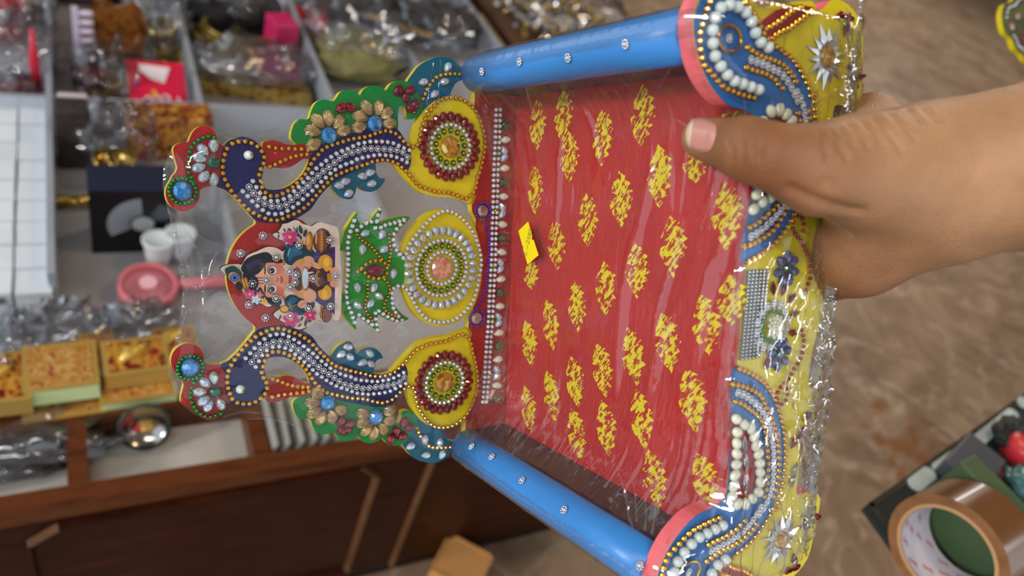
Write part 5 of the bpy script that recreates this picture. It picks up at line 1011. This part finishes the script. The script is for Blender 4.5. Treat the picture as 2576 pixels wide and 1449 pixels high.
# wooden toy chair, rack, boxes
BRW = ramp_mat('brown_wood', ['#3a1c08', '#6a3c14', '#8a5420', '#50280c'], 30, rough=.35, metal=0, coat=.3, detail=4)
q = onH(290, 175, TRZ); e = empty('toy_chair', (q[0], q[1], TRZ), -.25); tag(e, 'dark brown carved wooden toy chair behind the lavender rack', 'toy chair')
MB().box((-.055, -.03, .05), (.055, .035, .062)).build('seat', BRW, e)
plate2(MB(), spline([(-.052, .062), (-.056, .12), (-.03, .150), (0, .138), (.035, .155), (.058, .12), (.052, .062)], 4), .030, .040).build('backrest', [BRW, BRW], e)
for x in (-.048, .048):
    for y in (-.024, .028): MB().tube([(x, y, 0), (x, y, .026), (x, y, .05)], [.005, .008, .006], 10).build('leg', BRW, e)
    MB().tube([(x, -.026, .062), (x*1.05, -.026, .088), (x*1.05, .032, .094)], .006, 10).build('armrest', BRW, e)
LAV = mat('lavender_plastic', '#d6c4d8', rough=.4); q = onH(215, 150, TRZ+.06); mb = MB(); mb.box((-.020, 0, 0), (-.008, .012, .125))
for k in range(6): mb.tube([(-.010, .006, .012+k*.0205), (.010, .004, .012+k*.0205), (.019, .004, .013+k*.0205)], [.0055, .0062, .0065], 10)
e = empty('jewellery_rack', (q[0], q[1], TRZ)); tag(e, 'lavender plastic rack with six blunt pegs standing in front of the toy chair', 'rack')
mb.build('pegs', LAV, e, (0, 0, .05)); MB().box((-.028, -.012, 0), (.022, .03, .05)).build('stand', mat('dark_plastic', '#2a1412', rough=.4), e)
MAR = mat('maroon_box', '#6a1020', rough=.35, coat=.3); q = onH(228, 218, TRZ); bx('maroon_case', (q[0], q[1], TRZ), .062, .05, .045, MAR, 'small maroon case below the toy chair', 'case', .1)
BRS = ramp_mat('brass', ['#6a5018', '#b89038', '#e8cc78', '#8a6820'], 40, rough=.22, metal=.9, coat=.2, detail=2)
def disc_thing(px, py, r, h, label, z=TRZ, tilt=.3): q = onH(px, py, z); mb = MB(); mb.lathe([(1e-5, 0), (r*.7, 0), (r, h*.7), (r*.94, h), (r*.6, h*.45), (1e-5, h*.4)], 24); o = mb.build('brass_dish', BRS, None, (q[0], q[1], z), (tilt, 0, 0)); tag(o, label, 'brass dish', 'brass dishes in the tray')
disc_thing(255, 270, .034, .022, 'brass dish at the left in the clear bag beside the red packet'); disc_thing(300, 275, .030, .020, 'brass dish right of the other in the clear bag beside the red packet'); disc_thing(272, 215, .028, .022, 'brass dish at the back of the clear bag beside the red packet')
bagH(275, 250, .12, .16, .11, 'clear bag of brass dishes left of the red packet', seed=21); bagH(392, 110, .14, .22, .13, 'clear bag of gold trinkets behind the red packet', BAGH, seed=22)
disc_thing(405, 105, .035, .05, 'upright brass cup in the bag behind the red packet', tilt=.1); disc_thing(430, 150, .040, .03, 'brass dish in the bag behind the red packet')
PRC = ramp_mat('printed_card', ['#e8e0a0', '#e0d8d0', '#3aa0c0', '#c04040', '#e8d860'], 30, rough=.5, metal=0, coat=0, detail=2); q = onH(390, 40, TRZ); bx('printed_card', (q[0], q[1]+.05, TRZ+.02), .12, .012, .12, PRC, 'colourful printed card at the back of the second tray', 'card', 0, -.2)
MIR = mat('dark_case', '#4a3238', rough=.25, coat=.5); q = onH(215, 40, TRZ); bx('jewel_case', (q[0], q[1]+.08, TRZ), .16, .06, .13, MIR, 'plum coloured case behind the lavender rack', 'case', 0, -.1)
MB_ = mat('black_velvet', '#0a090c', rough=.6); q = onH(290, 22, TRZ); sph(.045, 18, 10, 1.1, 1, .9, c=(0, 0, .04)).build('black_pouch', MB_, None, (q[0], q[1]+.03, TRZ)); tag(bpy.data.objects['black_pouch'], 'round black velvet pouch at the top of the second tray', 'pouch')
# left back tray
q = onH(40, 45, TRZ); e = empty('small_chair', (q[0], q[1], TRZ), .3); tag(e, 'tiny orange wooden chair at the top left', 'toy chair'); ORW = mat('orange_wood', '#9a4a18', rough=.4)
MB().box((-.035, -.03, .04), (.035, .03, .047)).build('seat', ORW, e); plate2(MB(), [(-.035, .047), (.035, .047), (.030, .11), (-.030, .11)], .024, .031).build('backrest', [ORW, ORW], e)
for x in (-.03, .03):
    for y in (-.025, .025): MB().box((x-.004, y-.004, 0), (x+.004, y+.004, .04)).build('leg', ORW, e)
REDB = mat('red_box', '#c02030', rough=.35); PKB = mat('pink_box', '#d04a70', rough=.35)
q = onH(10, 85, TRZ); bx('gift_carton', (q[0], q[1], TRZ), .09, .08, .07, REDB, 'red carton at the upper left edge of the picture', 'carton'); q = onH(8, 50, TRZ); bx('gift_carton', (q[0], q[1]+.07, TRZ), .09, .06, .09, PKB, 'pink carton behind the red one at the left edge', 'carton')
q = onH(96, 262, TRZ); mb = MB(); mb.tube([(0, 0, 0), (.002, .02, .10), (.004, .03, .17)], [.010, .009, .003], 12); tag(mb.build('red_stick', mat('red_plastic', '#d02840', rough=.35), None, (q[0], q[1], TRZ), (.2, 0, 0)), 'upright red plastic stick beside the metal strip', 'stick')
q = onH(55, 262, TRZ); bx('maroon_case', (q[0], q[1], TRZ), .055, .05, .05, MAR, 'maroon case beside the red plastic stick', 'case', .5); bagH(45, 200, .14, .20, .13, 'large crumpled clear bag in the left back tray', BAGH, seed=31); bagH(60, 95, .14, .16, .15, 'clear bag behind, above the large one in the left back tray', seed=32); bagH(30, 270, .12, .10, .07, 'clear bag just behind the white gift boxes', seed=33)
# middle tray, behind the fan carton
q = onH(190, 430, TRZ); bx('figurine_box', (q[0], q[1]+.03, TRZ), .055, .05, .13, mat('dark_goods', '#3a302c', rough=.5, var=.4, vscale=50), 'dark boxed figurine left of the fan carton', 'figurine'); q = onH(190, 345, TRZ); bx('white_card', (q[0], q[1], TRZ), .05, .015, .09, WHP, 'white card with red mark under the crossbar', 'card', 0, -.2)
q = onH(430, 410, TRZ); bx('red_carton', (q[0], q[1]+.04, TRZ), .16, .06, .10, LABELR, 'dark red carton with gilt print behind the fan carton', 'carton', .05); bagH(300, 410, .14, .10, .13, 'shiny clear bag of gold trinkets on top behind the fan carton', seed=41, z=TRZ); disc_thing(268, 420, .022, .03, 'brass dish at the left in the bag behind the fan carton', z=TRZ+.05); disc_thing(305, 420, .024, .03, 'brass dish at the right in the bag behind the fan carton', z=TRZ+.05)
q = onH(190, 520, TRZ); mb = MB(); mb.tube([(-.03, 0, .012), (.03, 0, .012)], .011, 14); tag(mb.build('brass_tube', BRS, None, (q[0], q[1], TRZ)), 'short brass tube left of the fan carton', 'tube')
# third tray: black balls, bangles, magenta box
q = onH(525, 62, TRZ)
for (px, py), r, lb in (((528, 75), .062, 'black round pouch, left of the two in the third tray'), ((640, 75), .070, 'black round pouch, right of the two in the third tray')):
    q = onH(px, py, TRZ); o = sph(r, 20, 12, 1, 1, .85, c=(0, 0, r*.8)).build('velvet_pouch', MB_, None, (q[0], q[1], TRZ)); tag(o, lb, 'pouch', 'black pouches in the third tray')
for i in range(5):
    q = onH(600, 112, TRZ); mb = MB(); mb.tube([(.10*math.cos(t), .075*math.sin(t), 0) for t in np.linspace(0, 2*math.pi, 40)], .0065, 8, caps=False); o = mb.build('gold_bangle', BRS, None, (q[0]+random.uniform(-.012, .012), q[1], TRZ+.007+i*.0128), (.02*i, 0, .1*i)); tag(o, 'large gold bangle in the third tray, %s of the stack from below' % ['first', 'second', 'third', 'fourth', 'fifth'][i], 'bangle', 'stack of gold bangles')
MAG = mat('magenta_card', '#c82860', rough=.35, coat=.3); q = onH(700, 150, TRZ); bx('magenta_box', (q[0], q[1], TRZ), .062, .07, .115, MAG, 'magenta gift box standing by the metal strip in the third tray', 'gift box', .25)
bagH(640, 215, .26, .14, .10, 'clear bag with gold edging at the front of the third tray', BAGH, seed=51); bagH(575, 70, .20, .12, .13, 'clear bag around the black pouches in the third tray', seed=52)
q = onH(640, 238, TRZ); bx('gilt_tray', (q[0], q[1], TRZ), .26, .06, .035, BRS, 'long gilt box in the clear bag of the third tray', 'gilt box', -.12); q = onH(700, 205, TRZ); bx('plum_box', (q[0], q[1], TRZ), .10, .08, .05, mat('plum_card', '#7a2a50', rough=.4), 'plum box inside the clear bag of the third tray', 'gift box', -.2)
# fourth and fifth trays
q = onH(765, 85, TRZ); bx('red_gift_box', (q[0], q[1], TRZ), .11, .08, .06, REDB, 'red gift box behind the metal strip in the fourth tray', 'gift box', -.1); OLV = mat('olive_cloth', '#7a7444', rough=.6, var=.15, vscale=20)
bagH(890, 190, .22, .17, .10, 'olive cloth bundle in a clear bag in the fourth tray', OLV, seed=61); bagH(880, 150, .26, .28, .15, 'white crumpled bag over the olive bundle in the fourth tray', BAGH, seed=62); q = onH(870, 35, TRZ); bx('dark_goods_box', (q[0], q[1], TRZ), .2, .12, .07, BLK, 'black box at the back of the fourth tray', 'box')
q = onH(1010, 70, TRZ); o = bx('striped_box', (q[0], q[1], TRZ), .20, .14, .07, BLK, 'black box with a yellow stripe in the fifth tray', 'box', -.5); MB().box((-.1005, -.0705, .030), (.1005, .0705, .044)).build('yellow_stripe', YEP, o)
bagH(1080, 120, .22, .22, .13, 'crumpled clear bag in front of the striped box in the fifth tray', BAGH, seed=71); q = onH(1130, 95, TRZ); bag('brown_bundle', (q[0], q[1], TRZ), .16, .14, .09, 'brown bundle in the fifth tray', DKB, 72, 0, .5, 'bundle'); bagH(1010, 20, .3, .2, .14, 'clear bag at the very back of the fifth tray', BAGH, seed=73)
# sack of gold trinkets on a stool right of the counter
STL = mat('stool_wood', '#6a4a34', rough=.5); q = onH(1395, 70, .30); e = empty('stool', (q[0], q[1], 0)); tag(e, 'low wooden stool under the sack of trinkets', 'stool'); MB().box((-.24, -.24, .27), (.24, .30, .30)).build('stool_top', STL, e)
for x in (-.20, .20):
    for y in (-.2, .26): MB().box((x-.02, y-.02, FLZ), (x+.02, y+.02, .27)).build('leg', STL, e)
mb = MB(); CLG = mat('clear_bit', '#d8d8dc', rough=.1, metal=.6)
for k in range(900):
    x, y = random.gauss(0, .10), random.gauss(0, .13); hh = .13*math.exp(-(x*x+y*y)/.035)
    if abs(x) > .22 or abs(y) > .26: continue
    g = gem_round(random.uniform(.006, .012), .010, 6, .5); R = Matrix.Rotation(random.uniform(0, 3), 3, (random.random()-.5, random.random()-.5, .3)); off = Vector((x, y, .006+hh*random.uniform(.5, 1)))
    mb.add([tuple(R @ Vector(v_)+off) for v_ in g.v], g.f, random.choice((0, 0, 1, 1, 2)))
o = mb.build('gold_trinkets', [BRS, CLG, GOLDC], None, (q[0], q[1], .301)); tag(o, 'heap of tiny gold and clear trinkets beyond the blue arm', 'trinkets', kind='stuff')
bag('trinket_sack', (q[0], q[1], .301), .46, .54, .17, 'clear sack over the heap of gold trinkets', BAGM, 81, 0, .35)
# carton on the floor before the counter
CARD = mat('cardboard', '#c08a50', rough=.7, var=.06, vscale=20); q = onH(1243, 1398, FLZ+.10); e = empty('cardboard_box', (q[0], q[1], FLZ), -2.35); tag(e, 'brown cardboard box on the floor before the counter', 'carton')
MB().box((0, -.10, 0), (.004, 0, .10)).box((0, -.004, 0), (.09, 0, .10)).box((.086, -.10, 0), (.09, 0, .10)).box((0, -.10, 0), (.09, -.096, .10)).box((0, -.10, 0), (.09, 0, .004)).build('box_walls', CARD, e); MB().box((.004, -.096, .094), (.086, -.004, .097)).build('flap', CARD, e)
# ---------------------------------------------------------------- glass counter with the tape roll
GZ = .768; P0, PA, PB_ = onH(2184, 1266, GZ), onH(2576, 990, GZ), onH(2262, 1372, GZ)
dA = (PA-P0)/np.linalg.norm(PA-P0); dB = (PB_-P0)/np.linalg.norm(PB_-P0); cA = P0+dA*1.0; cB = P0+dB*.30; cC = cB+np.array([.35, -.35, 0]); cD = cA+np.array([.05, -.6, 0])
gl_poly = [P0, cA, cD, cC, cB]
gc = empty('glass_table', (0, 0, 0)); tag(gc, 'glass topped table at the lower right carrying the tape roll', 'table')
def prism(poly, z0, z1, name, m, par, inset=0.):
    P = [np.array(p[:2]) for p in poly]; c = sum(P)/len(P)
    if inset: P = [p+(c-p)/np.linalg.norm(c-p)*inset for p in P]
    if area2([tuple(p) for p in P]) < 0: P = P[::-1]
    n = len(P); mb = MB(); mb.add([(p[0], p[1], z0) for p in P]+[(p[0], p[1], z1) for p in P], [tuple(reversed(range(n))), tuple(range(n, 2*n))]+[(k, (k+1) % n, n+(k+1) % n, n+k) for k in range(n)]); return mb.build(name, m, par)
GLS = film_mat('counter_glass', haze=.05, ior=1.6, rough=.02, bump=0., tint='#c8d8d4', hazecol='#b8c8c8'); DKI = mat('dark_interior', '#25282a', rough=.5, var=.3, vscale=8)
prism(gl_poly, GZ-.008, GZ, 'glass_top', GLS, gc); prism(gl_poly, GZ-.012, GZ-.009, 'table_board', DKI, gc, .002); MB().box((1.1, -.42, FLZ), (1.5, -.12, GZ-.012)).build('pedestal', WOOD, gc)
FRM = mat('tarnished_frame', '#4a4c48', rough=.35, metal=.7, var=.3, vscale=12); FRS = ramp_mat('mirror_strip', ['#3a4442', '#8a9a98', '#c8dcdc', '#6a7876'], 7, rough=.15, metal=.7, coat=.3, detail=2)
def strip(p, q, w, z0, z1, name, m, off=0.):
    d = (q-p)/np.linalg.norm(q-p); n = np.array([d[1], -d[0], 0]); c = sum(gl_poly)/5
    if n@(c-p) < 0: n = -n
    a = p+n*off; b = q+n*off; mb = MB(); P = [a, b, b+n*w, a+n*w]
    if area2([tuple(x[:2]) for x in P]) < 0: P = P[::-1]
    mb.add([(x[0], x[1], z0) for x in P]+[(x[0], x[1], z1) for x in P], [(3, 2, 1, 0), (4, 5, 6, 7), (0, 1, 5, 4), (1, 2, 6, 5), (2, 3, 7, 6), (3, 0, 4, 7)]); mb.build(name, m, gc)
for p, q in ((P0, cA), (P0, cB)): strip(p, q, .006, GZ-.013, GZ+.001, 'edge_frame', FRM)
GLINT = mat('bevel_reflection', '#bccccc', rough=.35, var=.25, vscale=25)  # pale pills paint the light reflected in the glass bevel
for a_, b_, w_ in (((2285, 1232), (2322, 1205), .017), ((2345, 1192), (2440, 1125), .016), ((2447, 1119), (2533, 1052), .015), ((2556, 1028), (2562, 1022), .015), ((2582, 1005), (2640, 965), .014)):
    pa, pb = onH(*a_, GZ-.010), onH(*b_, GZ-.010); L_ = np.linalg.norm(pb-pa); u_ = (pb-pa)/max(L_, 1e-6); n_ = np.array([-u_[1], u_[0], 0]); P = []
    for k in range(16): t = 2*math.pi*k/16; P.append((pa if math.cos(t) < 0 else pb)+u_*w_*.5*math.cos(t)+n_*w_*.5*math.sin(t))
    prism(P, GZ+.0001, GZ+.0012, 'bevel_reflection', GLINT, gc)
def under(px, py, z): return onH(px, py, z)
q = under(2556, 1150, GZ); mb = MB(); mb.lathe([(1e-5, 0), (.021, 0), (.022, .020), (.019, .024), (1e-5, .024)], 28); tag(mb.build('bottle_cap', mat('red_cap', '#c8323a', rough=.35), None, (q[0], q[1], GZ+.0006)), 'round red cap on the glass beside the tape roll', 'cap')
q = under(2425, 1185, GZ); bx('grey_tin', (q[0], q[1], GZ+.0006), .08, .045, .020, mat('slate_tin', '#4c4f55', rough=.4), 'slate grey tin on the glass table behind the tape roll', 'tin', .3); q = under(2530, 1105, GZ); bag('dark_bundle', (q[0], q[1], GZ+.0006), .07, .035, .022, 'dark bundle on the glass along its edge', mat('dark_cloth', '#1c1e20', rough=.6, var=.5, vscale=30), 91, .2, .6, 'bundle')
q = under(2580, 1240, GZ); bag('teal_pouch', (q[0], q[1], GZ+.0006), .06, .05, .024, 'teal glassy pouch on the glass right of the tape roll', mat('teal_plastic', '#4a7a7a', rough=.2), 92, 0, .4, 'pouch')
ax = W3 @ np.array([.041, -.009, .024]); ax[2] = 0; ax /= np.linalg.norm(ax); tcn = wpt(2404, 1372, .660); RO, RI, TW = .0525, .0405, .050
tcn[2] = GZ+RO+.0015; rr = np.array([0, 0, 1.]); side = np.cross(rr, ax)
Mt = Matrix([[side[0], rr[0], ax[0], tcn[0]], [side[1], rr[1], ax[1], tcn[1]], [side[2], rr[2], ax[2], tcn[2]], [0, 0, 0, 1]])
tp_ = empty('tape_roll'); tp_.matrix_world = Mt; tag(tp_, 'roll of brown packing tape standing on the glass table', 'tape')
TAPE = mat('brown_tape', '#6e4826', rough=.25, coat=.35, var=.12, vscale=14, stretch=(1, 1, .2)); TAPS = ramp_mat('tape_side', ['#73492a', '#8a5c38', '#7d5232'], 40, rough=.4, metal=0, coat=.2, detail=3); CORE = mat('core_card', '#b98e62', rough=.7); COREW = mat('core_white', '#c9c4cc', rough=.6); DASH = mat('core_pink_print', '#b8405a', rough=.6)
mb = MB(); n = 56; mb.lathe([(RI+.003, 0), (RO, 0)], n, 1, smooth=False); mb.lathe([(RO, 0), (RO, TW)], n, 0); mb.lathe([(RO, TW), (RI+.003, TW)], n, 1, smooth=False); mb.build('tape_layers', [TAPE, TAPS], tp_)
mb = MB(); mb.lathe([(RI, TW), (RI, -.0006), (RI+.0032, -.0006), (RI+.0032, TW), (RI, TW)], n, 0, smooth=False); mb.build('card_core', CORE, tp_)
mb = MB(); mb.lathe([(RI-.0004, TW-.001), (RI-.0004, .001)], n, 0); lin_ = mb.build('core_lining', COREW, tp_)
mb = MB()
for row in range(4):
    for k in range(13):
        if random.random() < .12: continue
        a0 = 2*math.pi*k/13+row*.21; z0 = .006+row*.0115; r_ = RI-.0007; L_ = .26
        mb.add([(r_*math.cos(a0+L_*t), r_*math.sin(a0+L_*t), z0+s*.0013*math.sin(math.pi*(.15+.7*t))+.002*math.sin(6*t)) for t in np.linspace(0, 1, 6) for s in (-1, 1)], [(2*i, 2*i+1, 2*i+3, 2*i+2) for i in range(5)])
mb.build('printed_dashes', DASH, lin_)
gp = tcn+ax*(TW+.035); ga = math.atan2(ax[1], ax[0])-math.pi/2
bx('green_pad', (gp[0], gp[1], GZ+.0006), .11, .030, .085, mat('olive_green', '#44583a', rough=.5), 'olive green block standing on the glass behind the tape roll', 'block', ga)
# ---------------------------------------------------------------- ornament hanging at the upper right
oc = wpt(2588, 78, .80); e = empty('hanging_ornament', tuple(oc)); om = np.eye(4); om[:3, 0] = W3 @ np.array([1, 0, 0]); om[:3, 1] = W3 @ np.array([0, 0, 1.]); om[:3, 2] = W3 @ np.array([0, -1, 0]); om[:3, 3] = oc
rx_ = Matrix(om.tolist()) @ Matrix.Rotation(.35, 4, 'Z'); e.matrix_world = rx_; tag(e, 'yellow edged beaded ornament hanging at the upper right corner', 'ornament')
op = spline([(-.044, .010), (-.040, .022), (-.030, .026), (-.022, .034), (-.004, .040), (.02, .036), (.036, .024), (.040, .004), (.030, -.020), (.012, -.034), (-.006, -.034), (-.016, -.026), (-.024, -.022), (-.030, -.012), (-.040, -.006)], 5)
plate2(MB(), op, -.003, .003).build('ornament_board', [mat('olive_paint', '#4a4a2a', rough=.5, var=.5, vscale=70), YEL], e)
for k in range(34):
    x, z = op[(k*2) % len(op)]; link('clear_bead', _me['white_rhinestone'], e, (x*.86, -.0035, z*.86), face_rot())
for x, z, kd in ((-.022, .012, 'smoky_gem'), (-.012, -.010, 'ruby_drop'), (.006, .016, 'ruby_drop'), (-.03, .0, 'smoky_gem'), (.0, -.022, 'smoky_gem'), (-.006, .028, 'blue_gem')): link('stone', _me[kd], e, (x, -.0035, z), face_rot(.4))
cord = MB(); up = Matrix(rx_).to_3x3().inverted() @ Vector((0, 0, 1)); cord.tube([tuple(Vector((.0, 0, .036))), tuple(Vector((.0, 0, .036))+up*.4), tuple(Vector((0, 0, .036))+up*1.05)], .0012, 6); cord.build('cord', mat('black_cord', '#1a1412', rough=.7), e)
